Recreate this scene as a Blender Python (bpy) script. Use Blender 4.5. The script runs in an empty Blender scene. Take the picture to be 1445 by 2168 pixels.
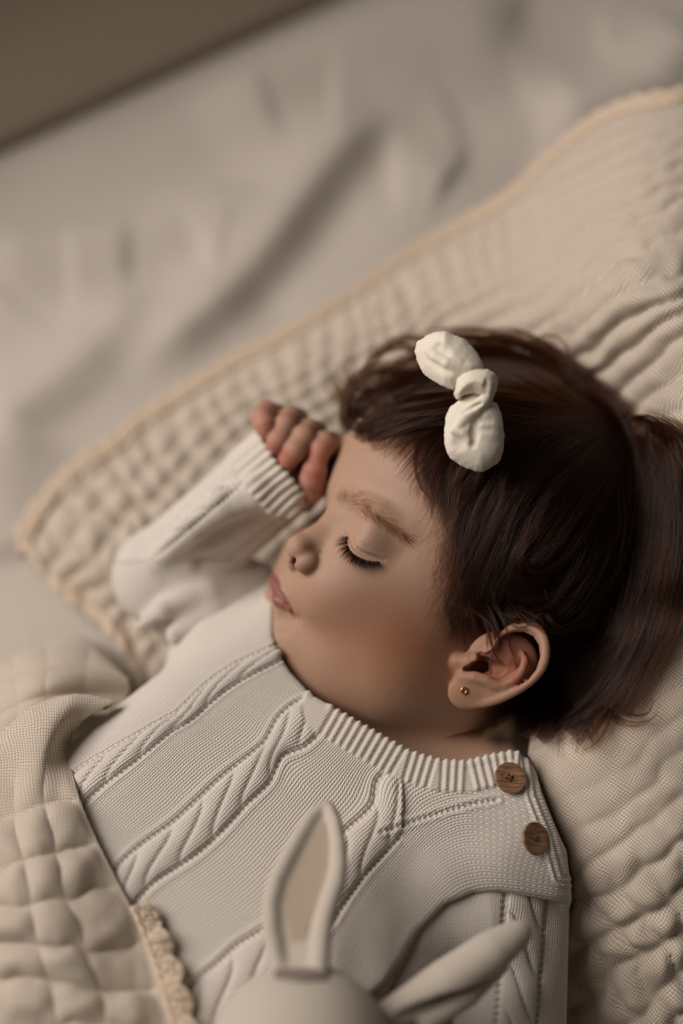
import bpy, math, random
import numpy as np
from mathutils import Vector, Matrix

# ------------------------------------------------------------------ camera, world, lights, exposure
TILT = math.radians(66.0)            # the camera looks down this much
DIST = 0.580                         # camera to focus point, metres
FOC = np.array([0.0, 0.0, 0.140])    # focus point above the bed
CR = np.array([1.0, 0.0, 0.0])
CU = np.array([0.0, math.sin(TILT), math.cos(TILT)])
CZ = np.array([0.0, -math.cos(TILT), math.sin(TILT)])
W, H = 1445.0, 2168.0
K = DIST * 36.0 / 50.0 / H           # metres per pixel at the focus distance
scn = bpy.context.scene
col = scn.collection

cd = bpy.data.cameras.new('camera')
cam = bpy.data.objects.new('camera', cd)
col.objects.link(cam)
M3 = Matrix(((CR[0], CU[0], CZ[0]), (CR[1], CU[1], CZ[1]), (CR[2], CU[2], CZ[2])))
cam.matrix_world = Matrix.Translation(Vector(FOC + CZ * DIST)) @ M3.to_4x4()
cd.sensor_fit = 'VERTICAL'
cd.sensor_height = 36.0
cd.sensor_width = 24.0
cd.lens = 50.0
cd.clip_start = 0.01
cd.dof.use_dof = True
cd.dof.focus_distance = DIST + 0.002
cd.dof.aperture_fstop = 1.75
scn.camera = cam

world = bpy.data.worlds.new('world')
scn.world = world
world.use_nodes = True
bgn = world.node_tree.nodes['Background']
bgn.inputs['Color'].default_value = (1.0, 0.86, 0.72, 1)
bgn.inputs['Strength'].default_value = 0.065

def area_light(name, loc, target, sx, sy, power, color):
    ld = bpy.data.lights.new(name, 'AREA')
    ld.shape = 'RECTANGLE'; ld.size = sx; ld.size_y = sy
    ld.energy = power; ld.color = color
    o = bpy.data.objects.new(name, ld)
    o.location = loc
    d = Vector(target) - Vector(loc)
    o.rotation_euler = d.to_track_quat('-Z', 'Y').to_euler()
    col.objects.link(o)
    return o
# daylight of a window high beyond the head of the bed, to the upper left
area_light('window_light', (-0.97, 0.25, 1.02), (0.0, 0.0, 0.06), 1.0, 1.0, 23.5, (1.0, 0.925, 0.865))

scn.view_settings.view_transform = 'Standard'
scn.view_settings.look = 'None'
scn.view_settings.exposure = 0.0
scn.view_settings.gamma = 1.0
scn.view_settings.use_curve_mapping = False

# ------------------------------------------------------------------ coordinates
# local frame: millimetres, X right, Y up, Z towards the camera, origin at the focus point
D = DIST * 1000.0
k = K * 1000.0
def L(px, py, w):
    s = k * (D - w) / D
    return np.array([(px - W / 2) * s, (H / 2 - py) * s, w])
def Lm(px, py, w):
    px, py, w = np.broadcast_arrays(np.asarray(px, float), np.asarray(py, float), np.asarray(w, float))
    s = k * (D - w) / D
    return np.stack([(px - W / 2) * s, (H / 2 - py) * s, w], -1)
def proj(P):
    s = k * (D - P[..., 2]) / D
    return P[..., 0] / s + W / 2, H / 2 - P[..., 1] / s
def to_world(P):
    P = np.asarray(P, float) / 1000.0
    return FOC + P[..., 0:1] * CR + P[..., 1:2] * CU + P[..., 2:3] * CZ
def to_local(Q):
    d = np.asarray(Q, float) - FOC
    return np.stack([d @ CR, d @ CU, d @ CZ], -1) * 1000.0
def w_at_height(px, py, z):
    """depth (mm) at which the ray of a pixel meets the height z (mm) above the bed"""
    a = (H / 2 - np.asarray(py, float)) * k
    # z = FOCz + Y*cuz + w*czz,  Y = a*(D-w)/D
    return (z - FOC[2] * 1000 - a * CU[2]) / (CZ[2] - a * CU[2] / D)
def at_height(px, py, z):
    w = w_at_height(px, py, z)
    return to_world(Lm(px, py, w))
def LH(px, py, z):
    return L(px, py, float(w_at_height(px, py, z)))

# ------------------------------------------------------------------ numpy tools
def smin(a, b, r):
    h = np.clip(0.5 + 0.5 * (b - a) / r, 0, 1)
    return b + (a - b) * h - r * h * (1 - h)
def smax(a, b, r):
    return -smin(-a, -b, r)
def sst(a, b, x):
    t = np.clip((x - a) / (b - a), 0, 1)
    return t * t * (3 - 2 * t)
def sph(P, c, r):
    return np.sqrt(((P - c) ** 2).sum(-1)) - r
def ell(P, c, r, R=None):
    q = P - c
    if R is not None:
        q = q @ R.T
    r = np.asarray(r, float)
    k0 = np.sqrt(((q / r) ** 2).sum(-1)); k1 = np.sqrt(((q / r ** 2) ** 2).sum(-1)) + 1e-9
    return k0 * (k0 - 1) / k1
def cone(P, a, b, ra, rb):
    ab = b - a
    t = np.clip(((P - a) @ ab) / max(ab @ ab, 1e-9), 0, 1)
    return np.sqrt(((P - a - t[..., None] * ab) ** 2).sum(-1)) - (ra + (rb - ra) * t)
def chain(P, pts, rad, sm=0.0):
    d = None
    for i in range(len(pts) - 1):
        e = cone(P, pts[i], pts[i + 1], rad[i], rad[i + 1])
        d = e if d is None else (smin(d, e, sm) if sm > 0 else np.minimum(d, e))
    return d
def frame(f, u):
    f = np.array(f, float); f /= np.linalg.norm(f)
    u = np.array(u, float); u -= f * (u @ f); u /= np.linalg.norm(u)
    return np.stack([f, u, np.cross(f, u)])
def catmull(pts, n):
    """resample a polyline through its points with a smooth curve"""
    pts = np.asarray(pts, float)
    p = np.vstack([2 * pts[0] - pts[1], pts, 2 * pts[-1] - pts[-2]])
    m = len(pts) - 1
    t = np.linspace(0, m, n); i = np.minimum(t.astype(int), m - 1); f = (t - i)[:, None]
    a, b, c, d = p[i], p[i + 1], p[i + 2], p[i + 3]
    return 0.5 * ((2 * b) + (-a + c) * f + (2 * a - 5 * b + 4 * c - d) * f ** 2 + (-a + 3 * b - 3 * c + d) * f ** 3)
class TPS:
    """thin plate spline through scattered 2-D points"""
    def __init__(s, X, Y, reg=0.0):
        X = np.asarray(X, float); Y = np.asarray(Y, float)
        if Y.ndim == 1: Y = Y[:, None]
        s.m = X.mean(0); s.s = X.std() + 1e-9
        s.X = (X - s.m) / s.s
        n = len(X)
        Kk = s.U(((s.X[:, None] - s.X[None]) ** 2).sum(-1)) + reg * np.eye(n)
        P = np.hstack([np.ones((n, 1)), s.X])
        A = np.zeros((n + 3, n + 3)); A[:n, :n] = Kk; A[:n, n:] = P; A[n:, :n] = P.T
        B = np.zeros((n + 3, Y.shape[1])); B[:n] = Y
        s.c = np.linalg.solve(A, B)
    @staticmethod
    def U(r2):
        return 0.5 * r2 * np.log(r2 + 1e-12)
    def __call__(s, Q):
        Q = (np.asarray(Q, float) - s.m) / s.s
        sh = Q.shape[:-1]; Q = Q.reshape(-1, 2)
        out = np.empty((len(Q), s.c.shape[1]))
        n = len(s.X)
        for i in range(0, len(Q), 100000):
            q = Q[i:i + 100000]
            out[i:i + 100000] = s.U(((q[:, None] - s.X[None]) ** 2).sum(-1)) @ s.c[:n] + s.c[n] + q @ s.c[n + 1:]
        return out.reshape(sh + (out.shape[1],))
def seg_dist(x, y, pts):
    """distance to a 2-D polyline, running length along it, and signed side"""
    pts = np.asarray(pts, float)
    best = np.full(x.shape, 1e9); along = np.zeros(x.shape); side = np.zeros(x.shape)
    l0 = 0.0
    for (ax, ay), (bx, by) in zip(pts[:-1], pts[1:]):
        dx, dy = bx - ax, by - ay; ll = math.hypot(dx, dy) + 1e-9
        t = np.clip(((x - ax) * dx + (y - ay) * dy) / ll ** 2, 0, 1)
        ex, ey = x - ax - t * dx, y - ay - t * dy
        d = np.hypot(ex, ey)
        mk = d < best
        best = np.where(mk, d, best); along = np.where(mk, l0 + t * ll, along)
        side = np.where(mk, np.sign(dx * ey - dy * ex), side)
        l0 += ll
    return best, along, side
def in_poly(x, y, pts):
    pts = np.asarray(pts, float)
    ins = np.zeros(x.shape, bool)
    for (ax, ay), (bx, by) in zip(pts, np.roll(pts, -1, 0)):
        if ay == by: continue
        c = ((ay > y) != (by > y)) & (x < (bx - ax) * (y - ay) / (by - ay) + ax)
        ins ^= c
    return ins
def poly_sd(x, y, pts):
    """signed distance to a closed 2-D polygon, negative inside"""
    p = np.vstack([pts, pts[:1]])
    d, _, _ = seg_dist(x, y, p)
    return np.where(in_poly(x, y, pts), -d, d)
_rs = np.random.RandomState(7)
_G = _rs.rand(64, 64, 64).astype(np.float32) * 2 - 1
def vnoise(P, scale):
    """smooth value noise in 3-D, about -1..1"""
    q = np.asarray(P, float) / scale
    i = np.floor(q).astype(int); f = q - i; f = f * f * (3 - 2 * f); i &= 63; j = (i + 1) & 63
    def g(a, b, c): return _G[a, b, c]
    x0, y0, z0 = i[..., 0], i[..., 1], i[..., 2]; x1, y1, z1 = j[..., 0], j[..., 1], j[..., 2]
    fx, fy, fz = f[..., 0], f[..., 1], f[..., 2]
    a = g(x0, y0, z0) * (1 - fx) + g(x1, y0, z0) * fx; b = g(x0, y1, z0) * (1 - fx) + g(x1, y1, z0) * fx
    c = g(x0, y0, z1) * (1 - fx) + g(x1, y0, z1) * fx; d = g(x0, y1, z1) * (1 - fx) + g(x1, y1, z1) * fx
    return (a * (1 - fy) + b * fy) * (1 - fz) + (c * (1 - fy) + d * fy) * fz
def noise2(x, y, scale, seed=0.0):
    return vnoise(np.stack([x, y, np.full_like(x, seed * 3.7 * scale)], -1), scale)

def surface_nets(f, lo, hi, h):
    """mesh the zero surface of f on a grid of step h; returns vertices and quads"""
    lo = np.array(lo, float); hi = np.array(hi, float)
    B = 8
    nb = np.ceil((hi - lo) / (h * B)).astype(int)
    n = nb * B + 1
    cx = [lo[a] + (np.arange(nb[a]) + 0.5) * h * B for a in range(3)]
    C = np.stack(np.meshgrid(*cx, indexing='ij'), -1).reshape(-1, 3)
    fc = np.concatenate([f(C[i:i + 200000]) for i in range(0, len(C), 200000)])
    near = np.abs(fc) < h * B * 0.87 * 1.7 + 0.5
    vol = np.repeat(np.repeat(np.repeat(np.where(fc.reshape(nb) < 0, -1e3, 1e3).astype(np.float32), B, 0), B, 1), B, 2)
    vol = np.pad(vol, ((0, 1),) * 3, mode='edge')
    idx = np.argwhere(near.reshape(nb))
    r = np.arange(B + 1)
    loc = np.stack(np.meshgrid(r, r, r, indexing='ij'), -1).reshape(-1, 3)
    mask = np.zeros(n, bool)
    for s in range(0, len(idx), 400):
        g = (idx[s:s + 400, None] * B + loc[None]).reshape(-1, 3)
        mask[g[:, 0], g[:, 1], g[:, 2]] = True
    pts = np.argwhere(mask)
    for s in range(0, len(pts), 300000):
        g = pts[s:s + 300000]
        vol[g[:, 0], g[:, 1], g[:, 2]] = f(lo + g * h)
    neg = vol < 0
    cell = np.zeros(n - 1, np.int8)
    for a in (0, 1):
        for b in (0, 1):
            for c in (0, 1):
                cell += neg[a:n[0] - 1 + a, b:n[1] - 1 + b, c:n[2] - 1 + c]
    act = np.argwhere((cell > 0) & (cell < 8))
    vid = np.full(n - 1, -1, np.int32); vid[act[:, 0], act[:, 1], act[:, 2]] = np.arange(len(act))
    acc = np.zeros((len(act), 3)); cnt = np.zeros(len(act))
    cs = [(a, b, c) for a in (0, 1) for b in (0, 1) for c in (0, 1)]
    for p in cs:
        for ax in range(3):
            if p[ax]: continue
            q = list(p); q[ax] = 1
            va = vol[act[:, 0] + p[0], act[:, 1] + p[1], act[:, 2] + p[2]]
            vb = vol[act[:, 0] + q[0], act[:, 1] + q[1], act[:, 2] + q[2]]
            m = (va < 0) != (vb < 0)
            t = np.where(m, va / np.where(m, va - vb, 1), 0)
            e = np.tile(np.array(p, float), (len(act), 1)); e[:, ax] += t
            acc[m] += e[m]; cnt[m] += 1
    V = lo + (act + acc / cnt[:, None]) * h
    quads = []
    for ax in range(3):
        o = [a for a in range(3) if a != ax]
        sl0 = [slice(None)] * 3; sl1 = [slice(None)] * 3
        sl0[ax] = slice(0, n[ax] - 1); sl1[ax] = slice(1, n[ax])
        A, Bv = neg[tuple(sl0)], neg[tuple(sl1)]
        ed = np.argwhere(A != Bv)
        ed = ed[(ed[:, o[0]] > 0) & (ed[:, o[1]] > 0) & (ed[:, o[0]] < n[o[0]] - 1) & (ed[:, o[1]] < n[o[1]] - 1)]
        e0 = np.zeros(3, int); e0[o[0]] = 1; e1 = np.zeros(3, int); e1[o[1]] = 1
        c = [ed - e0 - e1, ed - e1, ed, ed - e0]
        q = np.stack([vid[x[:, 0], x[:, 1], x[:, 2]] for x in c], 1)
        inside = neg[ed[:, 0], ed[:, 1], ed[:, 2]]
        flip = inside if ax != 1 else ~inside
        q = np.where(flip[:, None], q, q[:, ::-1])
        quads.append(q)
    Q = np.concatenate(quads)
    Q = Q[(Q >= 0).all(1)]
    return V, Q
def grad(f, P, e=0.15):
    g = np.stack([f(P + np.array(v) * e) - f(P - np.array(v) * e) for v in ((1, 0, 0), (0, 1, 0), (0, 0, 1))], -1)
    return g / (2 * e)
def project(f, P, it=2):
    for _ in range(it):
        g = grad(f, P); d = f(P)
        s = (g ** 2).sum(-1) + 1e-6
        P = P - np.clip(d / s, -2, 2)[:, None] * g
    return P
def subdivide(V, Q):
    E = np.stack([Q, np.roll(Q, -1, 1)], -1).reshape(-1, 2)
    E.sort(axis=1)
    key = E[:, 0].astype(np.int64) * len(V) + E[:, 1]
    u, inv = np.unique(key, return_inverse=True)
    a, b = u // len(V), u % len(V)
    me = (V[a] + V[b]) / 2; fc = V[Q].mean(1)
    inv = inv.reshape(-1, 4) + len(V); ci = np.arange(len(Q)) + len(V) + len(u)
    out = []
    for j in range(4):
        out.append(np.stack([Q[:, j], inv[:, j], ci, inv[:, j - 1]], 1))
    return np.vstack([V, me, fc]), np.concatenate(out)
def subdivide_region(V, Q, sel):
    """split the chosen quads in four; their neighbours become fans of triangles (stored as quads with a repeated corner)"""
    S = Q[sel]; R = Q[~sel]
    def keys(X):
        E = np.stack([X, np.roll(X, -1, 1)], -1); E = np.sort(E, -1)
        return E[..., 0].astype(np.int64) * len(V) + E[..., 1]
    kS = keys(S); u, inv = np.unique(kS, return_inverse=True); inv = inv.reshape(-1, 4)
    a, b = u // len(V), u % len(V)
    me = (V[a] + V[b]) / 2; fc = V[S].mean(1)
    o = len(V); iv = inv + o; ci = np.arange(len(S)) + o + len(u)
    out = [np.stack([S[:, j], iv[:, j], ci, iv[:, j - 1]], 1) for j in range(4)]
    kR = keys(R); pos = np.clip(np.searchsorted(u, kR), 0, len(u) - 1); hit = u[pos] == kR
    nb = hit.any(1); keep = R[~nb]
    Rn, Hn, Pn = R[nb], hit[nb], pos[nb] + o
    cn = np.arange(len(Rn)) + o + len(u) + len(S); fcn = V[Rn].mean(1)
    tri = []
    for j in range(4):
        A, B = Rn[:, j], Rn[:, (j + 1) % 4]; h = Hn[:, j]; M = Pn[:, j]
        tri.append(np.stack([A, B, cn, cn], 1)[~h])
        tri.append(np.stack([A, M, cn, cn], 1)[h]); tri.append(np.stack([M, B, cn, cn], 1)[h])
    return np.vstack([V, me, fc, fcn]), np.concatenate([keep] + out + tri)
def vnormals(V, Q):
    a = V[Q[:, 2]] - V[Q[:, 0]]; b = V[Q[:, 3]] - V[Q[:, 1]]
    fn = np.cross(a, b); N = np.zeros_like(V)
    for j in range(Q.shape[1]): np.add.at(N, Q[:, j], fn)
    return N / (np.linalg.norm(N, axis=1, keepdims=True) + 1e-12)

def mesh_obj(name, V, Q, mat, parent=None, world_space=False, attrs=None, smooth=True, normals=None):
    """one mesh object from arrays (local-frame millimetres unless world_space)"""
    Vw = np.asarray(V, float) if world_space else to_world(V)
    Q = np.asarray(Q)
    me = bpy.data.meshes.new(name)
    me.vertices.add(len(Vw)); me.vertices.foreach_set('co', Vw.astype(np.float32).ravel())
    tot = np.full(len(Q), Q.shape[1], dtype=np.int32)
    if Q.shape[1] == 4:
        dg = Q[:, 2] == Q[:, 3]; tot[dg] = 3
        keep = np.ones(Q.shape, bool); keep[dg, 3] = False
        flat = Q[keep]
    else: flat = Q.ravel()
    me.loops.add(len(flat)); me.loops.foreach_set('vertex_index', flat.astype(np.int32))
    me.polygons.add(len(Q)); me.polygons.foreach_set('loop_start', (np.cumsum(tot) - tot).astype(np.int32))
    me.polygons.foreach_set('loop_total', tot)
    me.update(calc_edges=True)
    if smooth: me.polygons.foreach_set('use_smooth', np.ones(len(Q), bool))
    for nm, arr in (attrs or {}).items():
        arr = np.asarray(arr, np.float32)
        if arr.ndim == 1:
            at = me.attributes.new(nm, 'FLOAT', 'POINT'); at.data.foreach_set('value', arr)
        elif arr.shape[1] == 3:
            at = me.attributes.new(nm, 'FLOAT_VECTOR', 'POINT'); at.data.foreach_set('vector', arr.ravel())
        else:
            at = me.attributes.new(nm, 'FLOAT_COLOR', 'POINT'); at.data.foreach_set('color', arr.ravel())
    if mat: me.materials.append(mat)
    if normals is not None: me.normals_split_custom_set_from_vertices(np.asarray(normals, np.float32).tolist())
    o = bpy.data.objects.new(name, me)
    col.objects.link(o)
    if parent: o.parent = parent; o.matrix_parent_inverse = parent.matrix_world.inverted()
    return o
def tag(o, label=None, cat=None, group=None, kind=None):
    if label: o['label'] = label
    if cat: o['category'] = cat
    if group: o['group'] = group
    if kind: o['kind'] = kind
    return o
def empty(name, loc, label, cat, group=None):
    o = bpy.data.objects.new(name, None)
    col.objects.link(o); o.location = loc; o.empty_display_size = 0.02
    o.matrix_world = Matrix.Translation(Vector(loc))
    return tag(o, label, cat, group)
def grid_quads(nu, nv):
    i = np.arange(nu * nv).reshape(nu, nv)
    return np.stack([i[:-1, :-1], i[1:, :-1], i[1:, 1:], i[:-1, 1:]], -1).reshape(-1, 4)
def tube_mesh(pts, rad, seg=8, flat=None):
    """tube along 3-D points; closed with end fans collapsed"""
    pts = np.asarray(pts, float); n = len(pts)
    rad = np.broadcast_to(np.asarray(rad, float), (n,))
    T = np.gradient(pts, axis=0); T /= np.linalg.norm(T, axis=1, keepdims=True) + 1e-12
    ref = np.array([0.0, 0, 1.0]) if abs(T[0][2]) < 0.9 else np.array([1.0, 0, 0])
    V = []
    for i in range(n):
        a = np.cross(T[i], ref); a /= np.linalg.norm(a) + 1e-9; b = np.cross(a, T[i]); ref = b
        th = np.arange(seg) * 2 * math.pi / seg
        fl = 1.0 if flat is None else flat
        V.append(pts[i] + rad[i] * (np.cos(th)[:, None] * a + fl * np.sin(th)[:, None] * b))
    V = np.array([pts[0] + (v - pts[0]) * 0.02 for v in [V[0]]] + V + [pts[-1] + (V[-1] - pts[-1]) * 0.02])
    i = np.arange((n + 2) * seg).reshape(n + 2, seg); j = np.roll(i, -1, 1)
    Q = np.stack([i[:-1], j[:-1], j[1:], i[1:]], -1).reshape(-1, 4)
    return V.reshape(-1, 3), Q
def join(parts):
    V, Q, o = [], [], 0
    for v, q in parts:
        V.append(v); Q.append(q + o); o += len(v)
    return np.vstack(V), np.vstack(Q)

# ------------------------------------------------------------------ materials
def mat_base(name, rough=0.9, color=(0.5, 0.5, 0.5), spec=0.3, sheen=0.0):
    m = bpy.data.materials.new(name); m.use_nodes = True
    b = m.node_tree.nodes['Principled BSDF']
    b.inputs['Roughness'].default_value = rough
    b.inputs['Base Color'].default_value = (*color, 1)
    b.inputs['Specular IOR Level'].default_value = spec
    if sheen:
        b.inputs['Sheen Weight'].default_value = sheen
        b.inputs['Sheen Roughness'].default_value = 0.6
    return m, m.node_tree, b
class NT:
    def __init__(s, nt): s.nt = nt
    def n(s, t, **kw):
        x = s.nt.nodes.new(t)
        for a, v in kw.items(): setattr(x, a, v)
        return x
    def l(s, a, b): s.nt.links.new(a, b)
    def val(s, sock, v):
        if isinstance(v, (int, float)): sock.default_value = v
        elif isinstance(v, tuple): sock.default_value = v
        else: s.l(v, sock)
    def m(s, op, a, b=None, c=None):
        x = s.n('ShaderNodeMath', operation=op)
        s.val(x.inputs[0], a)
        if b is not None: s.val(x.inputs[1], b)
        if c is not None: s.val(x.inputs[2], c)
        return x.outputs[0]
    def attr(s, name):
        return s.n('ShaderNodeAttribute', attribute_name=name)
    def mix(s, fac, a, b, blend='MIX'):
        x = s.n('ShaderNodeMix', data_type='RGBA', blend_type=blend)
        s.val(x.inputs[0], fac); s.val(x.inputs[6], a); s.val(x.inputs[7], b)
        return x.outputs[2]
    def bump(s, height, strength, dist, normal=None):
        x = s.n('ShaderNodeBump')
        s.val(x.inputs['Height'], height); x.inputs['Strength'].default_value = strength
        x.inputs['Distance'].default_value = dist
        if normal is not None: s.l(normal, x.inputs['Normal'])
        return x.outputs[0]
# ------------------------------------------------------------------ the sleeping baby: one continuous body
HR = frame((-.88, .24, .41), (.22, .965, -.10))       # rows: forward, up, baby's left
FW = 8.0
def pxr(mm): return mm
def head_base(P):
    d = ell(P, L(1066, 1112, -63), (72, 70, 55), HR)
    d = smin(d, ell(P, L(890, 1012, -56), (38, 40, 40), None), 14)          # forehead
    d = smin(d, sph(P, L(775, 1062, -46), 16), 12)                           # near brow
    d = smin(d, sph(P, L(745, 1040, -70), 12), 12)                           # far brow
    d = smin(d, sph(P, L(870, 1235, -43), 34), 16)                           # cheekbone
    d = smin(d, sph(P, L(742, 1245, -34), 25), 14)                           # middle of the face
    d = smin(d, sph(P, L(836, 1392, -38), 31), 14)                           # near cheek
    d = smin(d, sph(P, L(950, 1440, -46), 27), 14)                           # jaw
    d = smin(d, chain(P, [L(668, 1272, -62), L(692, 1200, -60)], [23.0, 22.0]), 7)   # far cheek
    d = smin(d, sph(P, L(645, 1256, -41), 14.2), 6)                          # muzzle
    d = smin(d, sph(P, L(643, 1352, -42), 14.8), 8)                          # chin
    d = smin(d, sph(P, L(722, 1398, -40), 21), 10)                           # under the chin
    d = smin(d, sph(P, L(774, 1142, -19.5), 13.6), 7)                          # closed eye
    d = smin(d, sph(P, L(700, 1112, -62), 7.5), 4)                           # far closed eye
    return d
def trace_w(f, px, py, w0=50.0, w1=-140.0, n=90):
    """depth of the first surface met on the ray of each pixel"""
    px = np.asarray(px, float); py = np.asarray(py, float)
    w = np.full(px.shape, w0)
    for _ in range(n):
        d = f(Lm(px, py, w))
        w = np.maximum(w - np.clip(d, -3, 40) * 0.85, w1)
    return w
def on(f, pts, off=0.0):
    a = np.array(pts, float)
    w = trace_w(f, a[:, 0], a[:, 1])
    return Lm(a[:, 0], a[:, 1], w + off)

def nose(P, d):
    d = smin(d, chain(P, [L(722, 1118, -33), L(690, 1136, -28.5), L(634, 1158, -20)], [9.5, 7.3, 5.0]), 6)
    d = smin(d, sph(P, L(633, 1161, -19.5), 5.1), 2.5)                       # tip
    d = smin(d, ell(P, L(648, 1190, -18.5), (5.2, 5.0, 4.8)), 1.8)           # wing
    d = smin(d, ell(P, L(625, 1176, -31), (4.5, 5.0, 4.5)), 2.5)             # far wing
    d = smin(d, chain(P, [L(622, 1180, -24), L(622, 1196, -29)], [2.6, 2.6]), 2.0)   # septum
    return d
EAR = [(949.8,1451),(951,1465),(959.5,1481.5),(974.7,1495),(997,1501),(1024.6,1499.5),(1055,1491),(1080,1480),(1105,1466),(1127,1451),(1146,1431.6),(1158.8,1409.5),(1164.4,1384.6),(1163,1362.4),(1157.4,1343),(1146.4,1327.8),(1129.8,1316.7),(1113,1312.6),(1093.8,1315.4),(1073,1325),(1055,1342),(1035,1368),(1005,1385),(985,1405),(962,1432)]
EARIN = np.array([(900 + x / 3.6125, 1260 + y / 3.6125) for x, y in [(290,560),(330,520),(390,500),(410,445),(470,440),(540,400),(560,340),(600,300),(680,278),(760,278),(830,312),(872,380),(882,470),(852,570),(790,650),(720,695),(640,715),(560,690),(500,640),(400,595),(300,590)]], float)
def ear_w(px, py):
    t = np.clip((px - 960) / 200.0, 0, 1)
    return -12.0 + 9.5 * t - 4.0 * np.clip((1400 - py) / 90.0, 0, 1)
def EL(x, y, off): return L(x, y, float(ear_w(x, y)) + off)
def ear(P, d):
    px, py = proj(P)
    near = (px > 900) & (px < 1220) & (py > 1260) & (py < 1560) & (P[..., 2] > -30) & (P[..., 2] < 25)
    if not near.any(): return d
    Q = P[near]; e = d[near]; x = px[near]; y = py[near]
    sd = poly_sd(x, y, np.array(EAR)) * 0.195
    h = Q[..., 2] - ear_w(x, y)
    a = np.maximum(sd + 1.6, 0); b = np.maximum(np.abs(h) - 0.4, 0)
    slab = np.hypot(a, b) - 1.3
    g = smin(slab, chain(Q, [EL(1062, 1425, -10), EL(1010, 1430, -9)], [9, 9]), 5)
    rim = [(985,1484,.0),(1010,1489,.2),(1050,1481,.4),(1095,1460,.8),(1130,1434,1.2),(1150,1405,1.5),(1153,1370,1.6),(1143,1340,1.6),(1118,1325,1.4),(1092,1328,1.2),(1070,1343,.8),(1056,1368,.2),(1058,1388,-.8)]
    rc = catmull([(p[0], p[1], p[2]) for p in rim], 34)
    rr = np.interp(np.linspace(0, 1, 34), [0, .2, .5, .8, 1], [1.2, 1.7, 2.15, 2.0, 1.3])
    g = smin(g, chain(Q, [EL(p[0], p[1], p[2]) for p in rc], rr), 1.1)
    g = smin(g, ell(Q, EL(985, 1468, .3), (7.2, 6.6, 2.7)), 2.5)             # lobe
    # bowl of the ear: everything inside the rim is sunk
    sin_ = poly_sd(x, y, EARIN) * 0.195
    g = smax(g, -np.maximum(sin_ + .3, -(h + 1.9)), 1.5)
    g = smin(g, ell(Q, EL(1062, 1400, -6.5), (15, 13, 4.6)), 1.5)            # floor of the bowl
    g = smax(g, -chain(Q, [EL(988, 1414, 0), EL(1006, 1410, -1.5), EL(1030, 1412, -2), EL(1052, 1412, -1)], [2.0, 3.6, 4.4, 3.4], 1), 1.2)
    g = smax(g, -chain(Q, [EL(996, 1414, -2), EL(1015, 1412, -7), EL(1030, 1412, -10)], [2.0, 3.2, 3.2]), .8)
    g = smax(g, -chain(Q, [EL(1016, 1388, .5), EL(1022, 1400, -.5)], [1.8, 2.6]), .8)   # notch above the tragus
    ah = catmull([(1040,1449),(1064,1450),(1086,1441),(1102,1424),(1110,1402),(1106,1384)], 16)
    rr2 = np.interp(np.linspace(0, 1, 16), [0, .4, 1], [1.9, 2.1, .9]); oo = np.interp(np.linspace(0, 1, 16), [0, .4, .75, 1], [.6, .1, -1.4, -3.6])
    g = smin(g, chain(Q, [EL(p[0], p[1], o) for p, o in zip(ah, oo)], rr2), 1.6)
    g = smin(g, chain(Q, [EL(974, 1434, .2), EL(1004, 1434, 1.3), EL(1030, 1441, 1.2), EL(1048, 1451, .6)], [2.0, 2.4, 2.3, 1.8]), 1.4)
    g = smin(g, chain(Q, [EL(972, 1402, -3), EL(990, 1398, -1.2), EL(1002, 1394, -.4)], [4.2, 2.8, 1.7]), 2.5)      # tragus
    g = smin(g, chain(Q, [EL(1036, 1378, -3), EL(1050, 1392, -2.2), EL(1072, 1402, -3)], [2.4, 1.6, 1.0]), 2)  # crus
    e = smin(e, g, 1.6)
    d = d.copy(); d[near] = e
    return d
LID = [(733,1124),(739.7,1136),(743,1148),(749.7,1159.5),(759.7,1167.8),(773,1174.4),(786,1178.6),(799.5,1182.7),(812.8,1186)]
MOUTH = [(583,1246),(588,1251),(596.4,1259.8),(606.4,1272.7),(616.5,1288),(621.5,1300),(624,1309)]
CREASE = [(747,1132),(753,1144.5),(766,1151),(788,1163),(806,1171)]
def hb(P): return nose(P, head_base(P))
lipU = on(head_base, [(578,1228),(585,1238),(594,1252),(605,1268)], -0.9)
lipL = on(head_base, [(581,1262),(589,1272),(600,1282),(612,1292)], -0.9)
browP = on(head_base, [(728,1062),(762,1068),(800,1092),(850,1125)], -3.9)
farLid = on(head_base, [(683,1108),(668,1120)], 0)
def face_mid(P):
    d = nose(P, head_base(P))
    px, py = proj(P)
    m = (px > 545) & (px < 900) & (py > 1000) & (py < 1420) & (P[..., 2] > -60)
    if m.any():
        Q = P[m]; e = d[m]
        e = smin(e, chain(Q, browP, [1.4, 2.4, 3.2, 2.4]), 10)
        e = smax(e, -sph(Q, SOCK, 7.0), 9)
        e = smin(e, chain(Q, lipU, [2.1, 2.3, 2.0, 1.2]), 1.4)
        e = smin(e, chain(Q, lipL, [2.2, 2.7, 2.4, 1.6]), 1.6)
        e = smax(e, -sph(Q, MCOR, 1.5), 3.0)
        e = smax(e, -sph(Q, CHL, 4.0), 5.0)                                   # hollow under the lower lip
        e = smax(e, -chain(Q, [L(619, 1184, -14.5), L(623, 1188, -19.5), L(629, 1188, -25)], [1.2, 1.5, 1.8]), .5)   # nostril
        e = smax(e, -chain(Q, PHIL, [.9, 1.2]), 1.4)
        e = smax(e, -chain(Q, ALG, [.3, .5, .5, .3]), 2.0)
        d = d.copy(); d[m] = e
    return d
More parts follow.
